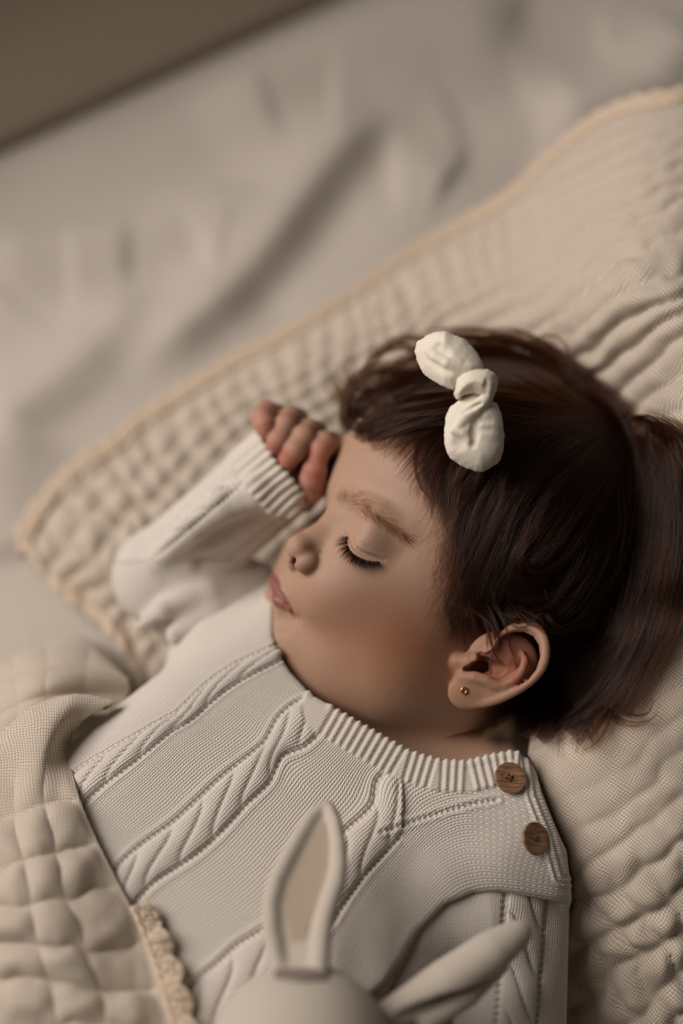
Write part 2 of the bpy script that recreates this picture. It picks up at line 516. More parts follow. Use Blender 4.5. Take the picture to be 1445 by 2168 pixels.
def face(P):
    d = face_mid(P)
    px, py = proj(P)
    m = (px > 570) & (px < 840) & (py > 1100) & (py < 1330) & (P[..., 2] > -60)
    if m.any():
        Q = P[m]; e = d[m]
        e = smax(e, -chain(Q, lidP, [.3, .5, .8, .95, .95, .9, .8, .6, .3]), 1.0)
        e = smax(e, -chain(Q, creaseP, [.05, .15, .2, .15, .05]), .9)
        e = smax(e, -chain(Q, mouthP, [.6, .7, .8, .8, .8, .7, .3]), .7)
        d = d.copy(); d[m] = e
    return d
SOCK = on(head_base, [(722, 1100)], 6.0)[0]
MCOR = on(head_base, [(625, 1312)], 1.0)[0]
CHL = on(head_base, [(588, 1312)], 3.4)[0]
PHIL = on(head_base, [(603, 1203), (583, 1213)], .5)
ALG = on(hb, [(677, 1172), (677, 1196), (664, 1214), (648, 1221)], .3)

lidP = on(face_mid, LID, .1); mouthP = on(face_mid, MOUTH); creaseP = on(face_mid, CREASE, .35)
FING = [  # each finger: pixel path with depth and radius (mm)
    [(584,878,-66,5.2),(566,874,-56,5.2),(556,884,-49,5.0),(560,900,-46,4.6),(562,909,-45.5,4.0)],
    [(628,886,-66,5.4),(614,886,-55,5.2),(604,900,-48,5.0),(589,932,-45,4.8),(577,956,-48,4.0)],
    [(668,914,-66,5.4),(654,912,-53,5.3),(643,924,-46,5.1),(624,954,-43,4.9),(606,980,-46,4.2)],
    [(716,960,-64,5.6),(700,940,-54,5.6),(686,938,-48,5.2),(678,952,-45.5,4.9),(674,964,-45,4.6)],
]
THUMB = [(640,1050,-60,7.5),(657,1036,-53,6.2),(661,1014,-47,5.5),(666,994,-45,5.2),(668,986,-45.5,4.6)]
def hand(P):
    d = chain(P, [L(603, 925, -68), L(650, 960, -69), L(688, 985, -68)], [9.5, 11, 10.5], 4)
    d = smin(d, chain(P, [L(640, 975, -68), L(600, 1010, -64)], [13, 14.5], 4), 6)
    for F in FING:
        d = smin(d, chain(P, [L(*q[:3]) for q in F], [q[3] for q in F], 1.2), 1.3)
    return smin(d, chain(P, [L(*q[:3]) for q in THUMB], [q[3] for q in THUMB], 1.5), 2.0)

AX = np.array([-0.74, -0.67, 0.0]) / np.hypot(.74, .67)            # body axis on the bed, towards the feet
AY = np.array([-AX[1], AX[0], 0.0])
def rbox(P, c, hx, hy, hz, r, tilt=0.0):
    """rounded box lying along the body axis (local mm)"""
    Q = to_world_mm(P) - c
    a = Q @ AX; b = Q @ AY; z = Q[..., 2]
    if tilt:
        ct, st = math.cos(tilt), math.sin(tilt)
        a, z = a * ct + z * st, -a * st + z * ct
    q = np.stack([np.abs(a) - hx + r, np.abs(b) - hy + r, np.abs(z) - hz + r], -1)
    return np.sqrt((np.maximum(q, 0) ** 2).sum(-1)) + np.minimum(q.max(-1), 0) - r
def to_world_mm(P): return to_world(P) * 1000.0
TC = to_world(LH(660, 1790, 45)[None])[0] * 1000.0
ARM_R = [L(600, 1375, -98), L(352, 1222, -88), L(618, 985, -66)]   # baby's right arm: shoulder, elbow, wrist
ARM_L = [LH(1060, 1840, 52), LH(1062, 2190, 52)]
HC = L(960, 1240, -48); HNC = L(640, 955, -58)
def body(P):
    dh = np.sqrt(((P - HC) ** 2).sum(-1))
    d = dh - 108.0
    m = dh < 122
    if m.any():
        Q = P[m]; e = ear(Q, face(Q))
        e = smin(e, chain(Q, [L(985, 1440, -62), L(930, 1600, -66)], [30, 26]), 8)
        d[m] = e
    d = smin(d, chain(P, [L(930, 1590, -66), LH(840, 1700, 42)], [26, 24]), 6)
    d = smin(d, rbox(P, TC, 112, 58, 26, 24), 10)
    d = smin(d, chain(P, [LH(900, 1730, 46), ARM_L[0], ARM_L[1]], [20, 17, 15]), 8)
    d = smin(d, chain(P, [LH(700, 1600, 40), ARM_R[0]], [20, 18]), 8)
    d = smin(d, chain(P, ARM_R, [16, 14, 14]), 3)
    dn = np.sqrt(((P - HNC) ** 2).sum(-1)); m = dn < 50
    if m.any(): d[m] = smin(d[m], hand(P[m]), 2.5)
    return d

def build_body():
    V, Q = surface_nets(body, (-170, -270, -150), (170, 110, 45), 1.7)
    def sub(V, Q, fn):
        c = V[Q].mean(1); px, py = proj(c)
        return subdivide_region(V, Q, fn(px, py, c[:, 2]))
    V, Q = sub(V, Q, lambda x, y, w: (x > 530) & (x < 1250) & (y > 840) & (y < 1650) & (w > -100))
    V = project(body, V, 2)
    V, Q = sub(V, Q, lambda x, y, w: (w > -75) & (((x > 545) & (x < 880) & (y > 1030) & (y < 1380)) | ((x > 925) & (x < 1190) & (y > 1290) & (y < 1520) & (w > -25)) | ((x > 530) & (x < 730) & (y > 850) & (y < 1060))))
    V = project(body, V, 2)
    return V, Q
def blob(px, py, cx, cy, rx, ry, ang=0.0):
    c, s = math.cos(math.radians(ang)), math.sin(math.radians(ang))
    a = (px - cx) * c + (py - cy) * s; b = -(px - cx) * s + (py - cy) * c
    return np.exp(-((a / rx) ** 2 + (b / ry) ** 2))
LIPS = [(579,1211),(588.7,1222.9),(594.3,1238.4),(598.5,1252.8),(604,1263),(612,1275),(619,1288),(623.5,1303),(617,1298),(606,1293.5),(593,1289),(581,1282),(576,1270),(574,1255),(571,1243),(570,1228),(573,1218)]
def skin_attr(V):
    px, py = proj(V); w = V[:, 2]
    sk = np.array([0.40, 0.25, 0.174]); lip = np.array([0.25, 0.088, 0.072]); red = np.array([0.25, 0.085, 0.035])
    C = np.tile(sk, (len(V), 1))
    def mixc(m, c):
        nonlocal C
        m = np.clip(m, 0, 1)[:, None]; C = C * (1 - m) + np.asarray(c) * m
    mixc(0.95 * blob(px, py, 850, 1372, 150, 105, 15), red)                  # rosy cheek, with its shade painted in as a darker red
    mixc(0.2 * blob(px, py, 690, 1290, 60, 60), red)
    mixc(0.5 * blob(px, py, 880, 1440, 200, 120, 10), (.28, .15, .085))  # shade on the lower cheek and jaw, painted as darker skin
    mixc(0.45 * blob(px, py, 950, 1130, 90, 170, 10), (.26, .15, .09))  # temple skin darkened to stand in for shade
    mixc(0.45 * blob(px, py, 650, 1156, 22, 10, 10), red)
    mixc(0.55 * blob(px, py, 646, 1206, 18, 13), red * .85)
    mixc(0.25 * blob(px, py, 790, 1140, 45, 18, 28), (.43, .285, .235))
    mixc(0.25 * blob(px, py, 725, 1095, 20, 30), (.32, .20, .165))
    # brow tint
    bd, al, _ = seg_dist(px, py, [(722,1056),(752,1064),(778,1086),(812,1106),(845,1128),(866,1145)])
    mixc(0.50 * np.exp(-(bd / np.interp(al, [0, 50, 90, 170], [11, 14, 9, 5])) ** 2) * (w > -60), (.22, .13, .085))
    # lips
    sd = poly_sd(px, py, np.array(LIPS)) + 1.5 * noise2(px, py, 5.0)
    lipm = sst(2.5, -2.5, sd) * (w > -62) * (px < 640)
    mixc(0.95 * lipm, lip)
    # ear: redder in the bowl
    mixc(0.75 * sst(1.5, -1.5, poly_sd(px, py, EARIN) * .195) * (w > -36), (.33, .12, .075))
    mixc(0.25 * blob(px, py, 1060, 1420, 110, 90) * (w > -26), red)
    # fingers
    hm = (px < 720) & (py < 1060) & (py > 840) & (px > 520) & (P_hand(V) < 2.0)
    tips = blob(px, py, 562, 905, 22, 16) + blob(px, py, 580, 955, 22, 22) + blob(px, py, 606, 980, 24, 24) + blob(px, py, 678, 960, 26, 22) + blob(px, py, 664, 1000, 26, 40) + .5 * blob(px, py, 570, 870, 26, 20)
    mixc(hm * (0.25 + 0.65 * np.clip(tips, 0, 1)), (.42, .15, .10))
    # scalp under the hair
    sd = poly_sd(px, py, np.array(SCALP)) + 14 * noise2(px, py, 30.0)
    hair = np.maximum(sst(12, -40, sd), sst(-75, -95, w) * (px > 830)) * (px > 700)
    hair = hair * (1 - (ear_mask(V)))
    mixc(0.97 * hair, (.030, .017, .011))
    n = 0.5 + 0.5 * vnoise(V, 9.0)
    C *= (0.97 + 0.05 * n)[:, None]
    return np.hstack([C, np.ones((len(V), 1))]), lipm
def P_hand(V): return hand(V)
def ear_mask(V):
    px, py = proj(V)
    sd = poly_sd(px, py, np.array(EAR))
    return ((sd < 2) & (V[:, 2] > ear_w(px, py) - 4)).astype(float)
SCALP = [(735,905),(820,890),(880,915),(925,985),(955,1080),(975,1190),(975,1290),(1010,1325),(1050,1335),(1090,1300),(1180,1330),(1185,1400),(1120,1480),(1060,1530),(1000,1560),(1100,1640),(1600,1500),(1600,500),(700,500),(640,800)]

def mat_skin():
    m, nt, b = mat_base('skin', 0.52, spec=0.32)
    N = NT(nt)
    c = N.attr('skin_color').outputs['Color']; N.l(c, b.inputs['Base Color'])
    lip = N.attr('lip').outputs['Fac']
    N.l(N.m('SUBTRACT', 0.55, N.m('MULTIPLY', lip, 0.15)), b.inputs['Roughness'])
    b.inputs['Subsurface Weight'].default_value = 0.35
    b.inputs['Subsurface Radius'].default_value = (1.0, 0.38, 0.22)
    b.inputs['Subsurface Scale'].default_value = 0.0035
    tc = N.n('ShaderNodeTexCoord')
    nz = N.n('ShaderNodeTexNoise'); nz.inputs['Scale'].default_value = 1400; nz.inputs['Detail'].default_value = 3
    N.l(tc.outputs['Object'], nz.inputs['Vector'])
    N.l(N.bump(nz.outputs['Fac'], 0.10, 0.0003), b.inputs['Normal'])
    return m

baby = empty('person', (0.02, -0.06, 0.0), 'sleeping dark haired baby in a cream knitted romper, one fist raised', 'person')
bV, bQ = build_body()
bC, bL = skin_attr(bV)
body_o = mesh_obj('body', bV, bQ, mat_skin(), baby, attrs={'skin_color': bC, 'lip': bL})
# ------------------------------------------------------------------ knitted romper
NECK = [(650,1400),(652,1450),(660,1478),(700,1500),(780,1546),(860,1592),(930,1613),(985,1616),(1040,1602),(1085,1594),(1122,1598),(1140,1606),(1150,1570)]
NECKPOLY = np.array([(640,1180),(585,1200),(579,1240),(578,1300),(578,1345),(584,1372),(593,1390),(615,1424),(645,1456)] + NECK[2:-1] + [(1400,1570),(1400,1000),(640,1000)], float)
RIGHTPOLY = np.array([(1112,1560),(1128,1600),(1136,1650),(1165,1725),(1196,1800),(1206,1860),(1210,1905),(1196,1960),(1196,2400),(1600,2400),(1600,1560)], float)
TCs = to_world(LH(655, 1800, 46)[None])[0] * 1000.0
def fold(P, d, pts, rad, r):
    return smin(d, chain(P, pts, rad, 3), r)
def torso(P):
    d = rbox(P, TCs, 150, 102, 49, 44, math.radians(6))
    d = smin(d, sph(P, LH(700, 1600, 34), 46), 25)
    d = smin(d, chain(P, [LH(905, 1715, 47), LH(1085, 1735, 57)], [29, 24]), 16)            # shoulder
    d = smin(d, chain(P, [LH(1110, 1660, 70), LH(1160, 1860, 58)], [9, 12]), 8)
    # cloth bunched over the armpit
    d = smin(d, chain(P, [LH(1168, 1872, 66), LH(1040, 1845, 72), LH(930, 1880, 78), LH(845, 1970, 82), LH(812, 2050, 78)], [15, 17, 16, 12, 7.5], 3), 6)
    d = smax(d, -chain(P, [LH(778, 1850, 108), LH(768, 1960, 106), LH(765, 2060, 104)], [5, 8, 8]), 6)
    d = smin(d, chain(P, [LH(545, 1305, 30), LH(470, 1390, 42)], [24, 24]), 14)
    px, py = proj(P)
    cut = poly_sd(px, py, NECKPOLY) * 0.2
    d = smax(d, np.where(P[..., 2] > -95, -cut, -50.0), 2.5)
    d = smax(d, -poly_sd(px, py, RIGHTPOLY) * 0.19, 9.0)
    cuta = poly_sd(px, py, ARMPOLY) * 0.19
    d = smax(d, -np.maximum(cuta, -(P[..., 2] + 6)), 3.0)
    return smax(d, 9.0 - to_world(P)[..., 2] * 1000.0, 6.0)
ARMPOLY = np.array([(1260,1925),(1195,1912),(1130,1900),(1060,1888),(1000,1890),(940,1915),(880,1975),(845,2035),(815,2080),(780,2110),(740,2400),(1300,2400)], float)
KV = TPS([(565,1374),(524,1392),(368,1511),(309,1543),(163,1630),(478,1463),(437,1497),(368,1547),(277,1620),(172,1707),
          (620,1490),(588,1520),(560,1570),(505,1616),(437,1675),(368,1739),(286,1799),(231,1853),
          (688,1543),(642,1584),(597,1602),(574,1652),(528,1698),(469,1762),(400,1821),(323,1872),(277,1922),
          (800,1651),(791,1701),(734,1757),(551,1972),(505,2000),(460,2041),(414,2077),(368,2118),
          (838,1782),(786,1838),(731,1911),(690,1975),(575,2090),
          (1000,1760),(1130,1770),(1100,1860),(940,1850),(850,1960)],
         [0]*5 + [55]*5 + [185]*8 + [250]*9 + [390]*8 + [460]*5 + [520, 490, 590, 570, 570], 1e-4)
NB = 62.0
def cable(u, t, P=88.0):
    """rope cable: t across (-1..1), u along; height 0..1"""
    ph = u / P - 0.70 * np.sin(np.clip(t, -1, 1) * 1.5)
    fr = ph - np.floor(ph)
    a = np.clip(1 - np.abs(2 * fr ** .85 - 1) ** 2.6, 0, 1) ** .6
    return (0.25 + 0.75 * a) * np.sqrt(np.clip(1 - t * t, 0, 1)) ** 0.8
def torso_knit(px, py):
    v = KV(np.stack([px, py], -1))[:, 0]
    u = -.74 * px + .67 * py
    nd, na, ns = seg_dist(px, py, NECK[3:-1])
    band = sst(NB + 3, NB - 3, nd)
    yoke, ya, _ = seg_dist(px, py, [(805,1765),(868,1742),(937,1719),(1005,1701),(1051,1694)])
    h = np.zeros_like(px)
    right = px > 790 + (1850 - py) * 0.05
    for c0, c1 in ((0, 55), (185, 250), (390, 460)):
        mid, hw = (c0 + c1) / 2, (c1 - c0) / 2 - 4
        t = (v - mid) / hw
        ok = np.where((c0 == 390) & (px > 850), 0.0, 1.0)
        h += ok * np.where(np.abs(t) < 1, cable(u, t) * 2.3, 0)
        for e, sg in ((c0, -1), (c1, 1)):
            dd = (v - e)
            hole = 0.55 + 0.45 * np.sin(u * 2 * math.pi / 12.5 + dd * .25)
            h -= ok * 1.5 * hole * np.exp(-(dd / 3.6) ** 2)
            h += ok * 0.45 * np.exp(-((dd - sg * 9) / 4.5) ** 2)
    hole = 0.55 + 0.45 * np.sin(ya * 2 * math.pi / 12.5)
    h -= 1.3 * hole * np.exp(-(yoke / 4.5) ** 2) - 0.5 * np.exp(-((yoke - 9) / 5) ** 2)
    rib = 0.5 + 0.5 * np.cos(na * 2 * math.pi / 17.0)
    h = h * (1 - band) + band * (1.15 * rib ** 0.8 + 0.5)
    h += 0.9 * np.exp(-((nd - 4) / 6) ** 2) * band
    bn, ba, _ = seg_dist(px, py, [(1128,1605),(1140,1680),(1172,1760),(1196,1850)])
    edge = sst(34, 26, bn)
    h = np.where(edge > 0, h * (1 - edge) + edge * 0.9 * (.5 + .5 * np.cos(bn * 2 * math.pi / 14)), h)
    return u, v, h, band, na
def mat_knit():
    m, nt, b = mat_base('cream_knit', 0.95, (0.62, 0.55, 0.48), spec=0.12, sheen=0.25)
    N = NT(nt)
    a = N.attr('knit'); sp = N.n('ShaderNodeSeparateXYZ'); N.l(a.outputs['Vector'], sp.inputs[0])
    u, v, kk = sp.outputs
    nz = N.n('ShaderNodeTexNoise'); nz.inputs['Scale'].default_value = 0.03; nz.inputs['Detail'].default_value = 2; N.l(a.outputs['Vector'], nz.inputs['Vector'])
    wob = N.m('MULTIPLY', N.m('SUBTRACT', nz.outputs['Fac'], .5), 4.0)
    fa = N.m('ABSOLUTE', N.m('SUBTRACT', N.m('FRACT', N.m('DIVIDE', N.m('ADD', v, wob), 9.6)), 0.5))
    leg = N.m('SUBTRACT', 1.0, N.m('POWER', N.m('MULTIPLY', N.m('ABSOLUTE', N.m('SUBTRACT', fa, 0.25)), 4.0), 2.0))
    fb = N.m('FRACT', N.m('ADD', N.m('DIVIDE', N.m('ADD', u, wob), 7.6), N.m('MULTIPLY', fa, 1.5)))
    st = N.m('SUBTRACT', 1.0, N.m('POWER', N.m('ABSOLUTE', N.m('SUBTRACT', N.m('MULTIPLY', fb, 2.0), 1.0)), 2.0))
    h = N.m('MULTIPLY', leg, N.m('ADD', 0.35, N.m('MULTIPLY', st, 0.65)))
    h = N.m('MULTIPLY', h, kk)
    tc = N.n('ShaderNodeTexCoord')
    fz = N.n('ShaderNodeTexNoise'); fz.inputs['Scale'].default_value = 2600; fz.inputs['Detail'].default_value = 3; N.l(tc.outputs['Object'], fz.inputs['Vector'])
    n1 = N.bump(h, 0.75, 0.00055)
    N.l(N.bump(fz.outputs['Fac'], 0.25, 0.0003, n1), b.inputs['Normal'])
    # base colour is a touch darker between the stitches
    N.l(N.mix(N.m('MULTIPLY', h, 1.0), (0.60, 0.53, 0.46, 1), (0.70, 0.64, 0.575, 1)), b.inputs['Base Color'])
    return m
M_KNIT = mat_knit()
def build_knit(f, lo, hi, h, vis, knitfn):
    V, Q = surface_nets(f, lo, hi, h)
    c = V[Q].mean(1); px, py = proj(c)
    V, Q = subdivide_region(V, Q, vis(px, py, c[:, 2]))
    V = project(f, V, 2)
    g = grad(f, V); g /= np.linalg.norm(g, axis=1, keepdims=True) + 1e-9
    px, py = proj(V)
    u, v, hh, kk = knitfn(px, py)
    front = sst(-0.1, 0.35, (g * (L(0, 0, 580)[None] * 0 + np.array([0, 0, 1.0]))).sum(-1))
    V = V + g * (hh * front)[:, None]
    return V, Q, np.stack([u, v, kk], -1)
def tk(px, py):
    u, v, h, band, na = torso_knit(px, py)
    uu = np.where(band > .5, 0 * u, u)
    return u, v, h, 1 - 0.75 * band
romper = bpy.data.objects.new('romper', None)
col.objects.link(romper)
romper.parent = baby; romper.matrix_parent_inverse = baby.matrix_world.inverted()
romper['label'] = 'cream cable-knit romper with ribbed collar'
V, Q, kn = build_knit(torso, (-190, -290, -110), (120, 40, 75), 1.3, lambda x, y, w: (x > -20) & (x < 1260) & (y > 1150) & (y < 2200), tk)
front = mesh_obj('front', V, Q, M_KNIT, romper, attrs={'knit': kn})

# baby's right sleeve, raised beside the head
CUFF = [(520,860),(535,873),(546,915),(562,944),(586,982),(613,1008),(635,1037),(657,1050),(682,1052),(700,1050)]
CUFFPOLY = np.array(CUFF + [(800,1050),(800,700),(500,700)], float)
SE, SW_, SS = L(344, 1220, -88), L(612, 982, -62), L(600, 1372, -100)
def sleeve_r(P):
    d = cone(P, SE, SW_ + (SW_ - SE) * .15, 21.5, 20.5)
    d = smin(d, cone(P, SE, SS, 23, 33), 5)
    d = smin(d, chain(P, [L(610, 1070, -46), L(540, 1048, -44), L(470, 1070, -45), L(405, 1120, -48), L(330, 1190, -66)], [5, 6.5, 7, 6, 3], 2), 7)
    d = smin(d, chain(P, [L(545, 1225, -84), L(440, 1250, -70), L(345, 1290, -62), L(290, 1330, -74)], [8, 7, 4, 1.2], 2), 6)
    d = smin(d, chain(P, [L(560, 1285, -88), L(450, 1310, -72), L(370, 1345, -62)], [10, 9.5, 4], 2), 7)
    d = smax(d, -chain(P, [L(590, 1165, -50), L(530, 1180, -58), L(430, 1190, -62)], [8, 5, 2]), 7)
    px, py = proj(P)
    d = smax(d, -poly_sd(px, py, CUFFPOLY) * 0.21, 1.5)
    return smax(d, -cone(P, SW_ + (SW_ - SE) * -.14, SW_ + (SW_ - SE) * .4, 15.5, 18), 1.0)
def rk(px, py):
    ax = np.array([322, 1226.]); dx = np.array([290, -244.]) / 379.0
    u1 = (px - ax[0]) * dx[0] + (py - ax[1]) * dx[1]; v1 = -(px - ax[0]) * dx[1] * -1 * -1 + 0
    v1 = (px - ax[0]) * (-dx[1]) + (py - ax[1]) * dx[0]
    dx2 = np.array([290, 120.]) / 314.0
    u2 = -((px - ax[0]) * dx2[0] + (py - ax[1]) * dx2[1]); v2 = -(px - ax[0]) * dx2[1] + (py - ax[1]) * dx2[0]
    up = ((px - 300) * .2 + (1210 - py)) > -0
    lin = py < 1190 + (px - 300) * -0.02
    u = np.where(lin, u1, u2); v = np.where(lin, v1, v2)
    cd, ca, _ = seg_dist(px, py, CUFF)
    band = sst(88, 80, cd)
    rib = .5 + .5 * np.cos((v1 + 5) * 2 * math.pi / 18.0)
    h = np.zeros_like(px)
    for e in (-78, -30, 75):
        hole = 0.6 + 0.4 * np.sin(u * 2 * math.pi / 13)
        h -= 1.2 * hole * np.exp(-((v1 - e) / 5) ** 2) * lin
    t = (v1 + 54) / 20
    h += np.where((np.abs(t) < 1) & lin, cable(u1, t, 70) * 1.6, 0)
    h = h * sst(5, 60, u1) * (1 - band) + band * 1.3 * rib
    return u, v, h, 1 - .7 * band
V, Q, kn = build_knit(sleeve_r, (-130, -110, -130), (25, 60, -10), 1.3, lambda x, y, w: w > -90, rk)
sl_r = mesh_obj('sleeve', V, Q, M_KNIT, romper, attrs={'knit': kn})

# baby's left sleeve, lying towards the camera's right edge of the torso
def sleeve_l(P):
    d = chain(P, [LH(1085, 1880, 52), LH(1075, 1990, 52), LH(1055, 2230, 50)], [24, 25, 27])
    d = smin(d, chain(P, [LH(890, 1950, 76), LH(1000, 1945, 70)], [14, 21]), 12)
    d = smin(d, chain(P, [LH(870, 2010, 74), LH(840, 2110, 72)], [13, 18]), 10)
    return d
def lk(px, py):
    v = px + (py - 1900) * 0.07; u = py
    h = np.zeros_like(px)
    for c0, c1 in ((1075, 1150), (815, 880)):
        sh = -.45 * (py - 1990) if c0 == 815 else 0
        vv = v - sh
        mid, hw = (c0 + c1) / 2, (c1 - c0) / 2
        t = (vv - mid) / hw
        h += np.where(np.abs(t) < 1, cable(u, t, 100) * 2.6, 0)
        for e in (c0 - 6, c1 + 6):
            h -= 1.5 * (0.6 + 0.4 * np.sin(u * 2 * math.pi / 15)) * np.exp(-((vv - e) / 5) ** 2)
    return u, v, h, np.ones_like(u)
V, Q, kn = build_knit(sleeve_l, (-10, -290, -110), (120, -120, 60), 1.3, lambda x, y, w: w > -60, lk)
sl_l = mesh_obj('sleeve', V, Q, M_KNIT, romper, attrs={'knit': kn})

# ---- wooden buttons, holes pierced through, with thread crossing them
def mat_wood():
    m, nt, b = mat_base('button_wood', 0.5, spec=0.4)
    N = NT(nt)
    tc = N.n('ShaderNodeTexCoord'); mp = N.n('ShaderNodeMapping'); mp.inputs['Scale'].default_value = (1, 7, 1)
    N.l(tc.outputs['Object'], mp.inputs[0])
    w = N.n('ShaderNodeTexNoise'); w.inputs['Scale'].default_value = 120; w.inputs['Detail'].default_value = 5; N.l(mp.outputs[0], w.inputs['Vector'])
    r = N.n('ShaderNodeValToRGB'); N.l(w.outputs['Fac'], r.inputs[0])
    r.color_ramp.elements[0].position = .35; r.color_ramp.elements[0].color = (.14, .068, .033, 1)
    r.color_ramp.elements[1].position = .65; r.color_ramp.elements[1].color = (.29, .16, .085, 1)
    N.l(r.outputs[0], b.inputs['Base Color'])
    return m
M_WOOD = mat_wood()
M_THREAD = mat_base('thread', .9, (.10, .06, .04))[0]
def button_mesh(R=6.7, T=1.5):
    def f(P):
        r = np.hypot(P[:, 0], P[:, 1]); z = P[:, 2]
        top = T * .5 - 0.45 * np.exp(-(r / (R * .62)) ** 6)                    # dished middle
        q = np.stack([r - R + .5, np.abs(z) - T * .5 + .5], -1)
        d = np.hypot(np.maximum(q[:, 0], 0), np.maximum(q[:, 1], 0)) + np.minimum(q.max(1), 0) - .5
        d = smax(d, z - top, .3)
        for a in range(4):
            th = a * math.pi / 2 + .5
            h = np.hypot(P[:, 0] - 1.25 * math.cos(th), P[:, 1] - 1.25 * math.sin(th)) - .55
            d = smax(d, -h, .2)
        return d
    V, Q = surface_nets(f, (-7.5, -7.5, -1.6), (7.5, 7.5, 1.6), .28)
    return project(f, V, 2), Q
BV, BQ = button_mesh()
def place_disc(V, c, n, up=(0.3, 1, 0)):
    n = np.array(n, float); n /= np.linalg.norm(n)
    x = np.cross(up, n); x /= np.linalg.norm(x); y = np.cross(n, x)
    return c + V[:, 0:1] * x + V[:, 1:2] * y + V[:, 2:3] * n
def torso_g(P): return torso(P)
for i, (bx, by, nn, ang) in enumerate([(1080, 1647, (.16, .42, .72), 0), (1133, 1776, (.52, .28, .72), 0)]):
    w = trace_w(torso, np.array([bx]), np.array([by]))[0]
    c = L(bx, by, w + 2.6)
    n = np.array(nn)
    me_V = place_disc(BV, c, n)
    lab = ['upper dark wooden button with four holes beside the collar', 'lower light wooden button with four holes on the shoulder'][i]
    bo = mesh_obj('button', me_V, BQ, M_WOOD, romper); bo['label'] = lab
    th = []
    for a in range(2):
        t0 = a * math.pi / 2 + .5
        p = np.array([[1.25 * math.cos(t0 + s) * q, 1.25 * math.sin(t0 + s) * q, zz] for q, s, zz in ((1, 0, -1), (1, 0, .35), (0, 0, .62 + .1 * a), (-1, 0, .35), (-1, 0, -1))])
        th.append(tube_mesh(p, .22, 6))
    tv, tq = join(th)
    to = mesh_obj('thread', place_disc(tv, c, n), tq, M_THREAD, romper)
# ------------------------------------------------------------------ bed sheet and wall
def cloth_mat(name, color, weave=None, rough=0.95, bump=0.3, attr='weave', pitch=5.4, dist=0.00022):
    m, nt, b = mat_base(name, rough, color, spec=0.1, sheen=0.2)
    N = NT(nt)
    tc = N.n('ShaderNodeTexCoord')
    nz = N.n('ShaderNodeTexNoise'); nz.inputs['Scale'].default_value = 1500; nz.inputs['Detail'].default_value = 2
    N.l(tc.outputs['Object'], nz.inputs['Vector'])
    big = N.n('ShaderNodeTexNoise'); big.inputs['Scale'].default_value = 14; N.l(tc.outputs['Object'], big.inputs['Vector'])
    if weave:
        a = N.attr(attr); sp = N.n('ShaderNodeSeparateXYZ'); N.l(a.outputs['Vector'], sp.inputs[0])
        wz = N.n('ShaderNodeTexNoise'); wz.inputs['Scale'].default_value = 0.012; wz.inputs['Detail'].default_value = 3
        N.l(a.outputs['Vector'], wz.inputs['Vector'])
        wob = N.m('MULTIPLY', wz.outputs['Fac'], 34.0)
        s1 = N.m('ABSOLUTE', N.m('SINE', N.m('MULTIPLY', N.m('ADD', sp.outputs[0], wob), math.pi / pitch)))
        s2 = N.m('ABSOLUTE', N.m('SINE', N.m('MULTIPLY', N.m('SUBTRACT', sp.outputs[1], N.m('MULTIPLY', wob, .7)), math.pi / (pitch * 1.15))))
        h = N.m('MULTIPLY', N.m('POWER', s1, .7), N.m('POWER', s2, .7))
        # open gauze: the colour goes darker in the gaps between threads
        c0 = tuple(x * y for x, y in zip(color, (.60, .54, .47))) + (1,)
        c1 = tuple(min(1, x * 1.08) for x in color) + (1,)
        N.l(N.mix(sst_node(N, h), c0, c1), b.inputs['Base Color'])
        n1 = N.bump(h, weave, dist)
    else:
        c0 = tuple(x * .93 for x in color) + (1,); c1 = tuple(x * 1.04 for x in color) + (1,)
        N.l(N.mix(big.outputs['Fac'], c0, c1), b.inputs['Base Color'])
        n1 = None
    N.l(N.bump(nz.outputs['Fac'], bump, 0.0003, n1), b.inputs['Normal'])
    return m
def sst_node(N, h):
    x = N.n('ShaderNodeMapRange'); x.interpolation_type = 'SMOOTHSTEP'
    N.l(h, x.inputs[0]); x.inputs[1].default_value = 0.10; x.inputs[2].default_value = 0.62
    return x.outputs[0]
def pz(px, py, z=0.0):
    return at_height(np.array([px]), np.array([py]), z)[0][:2]
W0, W1 = pz(0, 292), pz(640, 0)
WD = (W1 - W0) / np.linalg.norm(W1 - W0); WN = np.array([WD[1], -WD[0]])       # normal towards the bed
if WN @ (-W0) < 0: WN = -WN
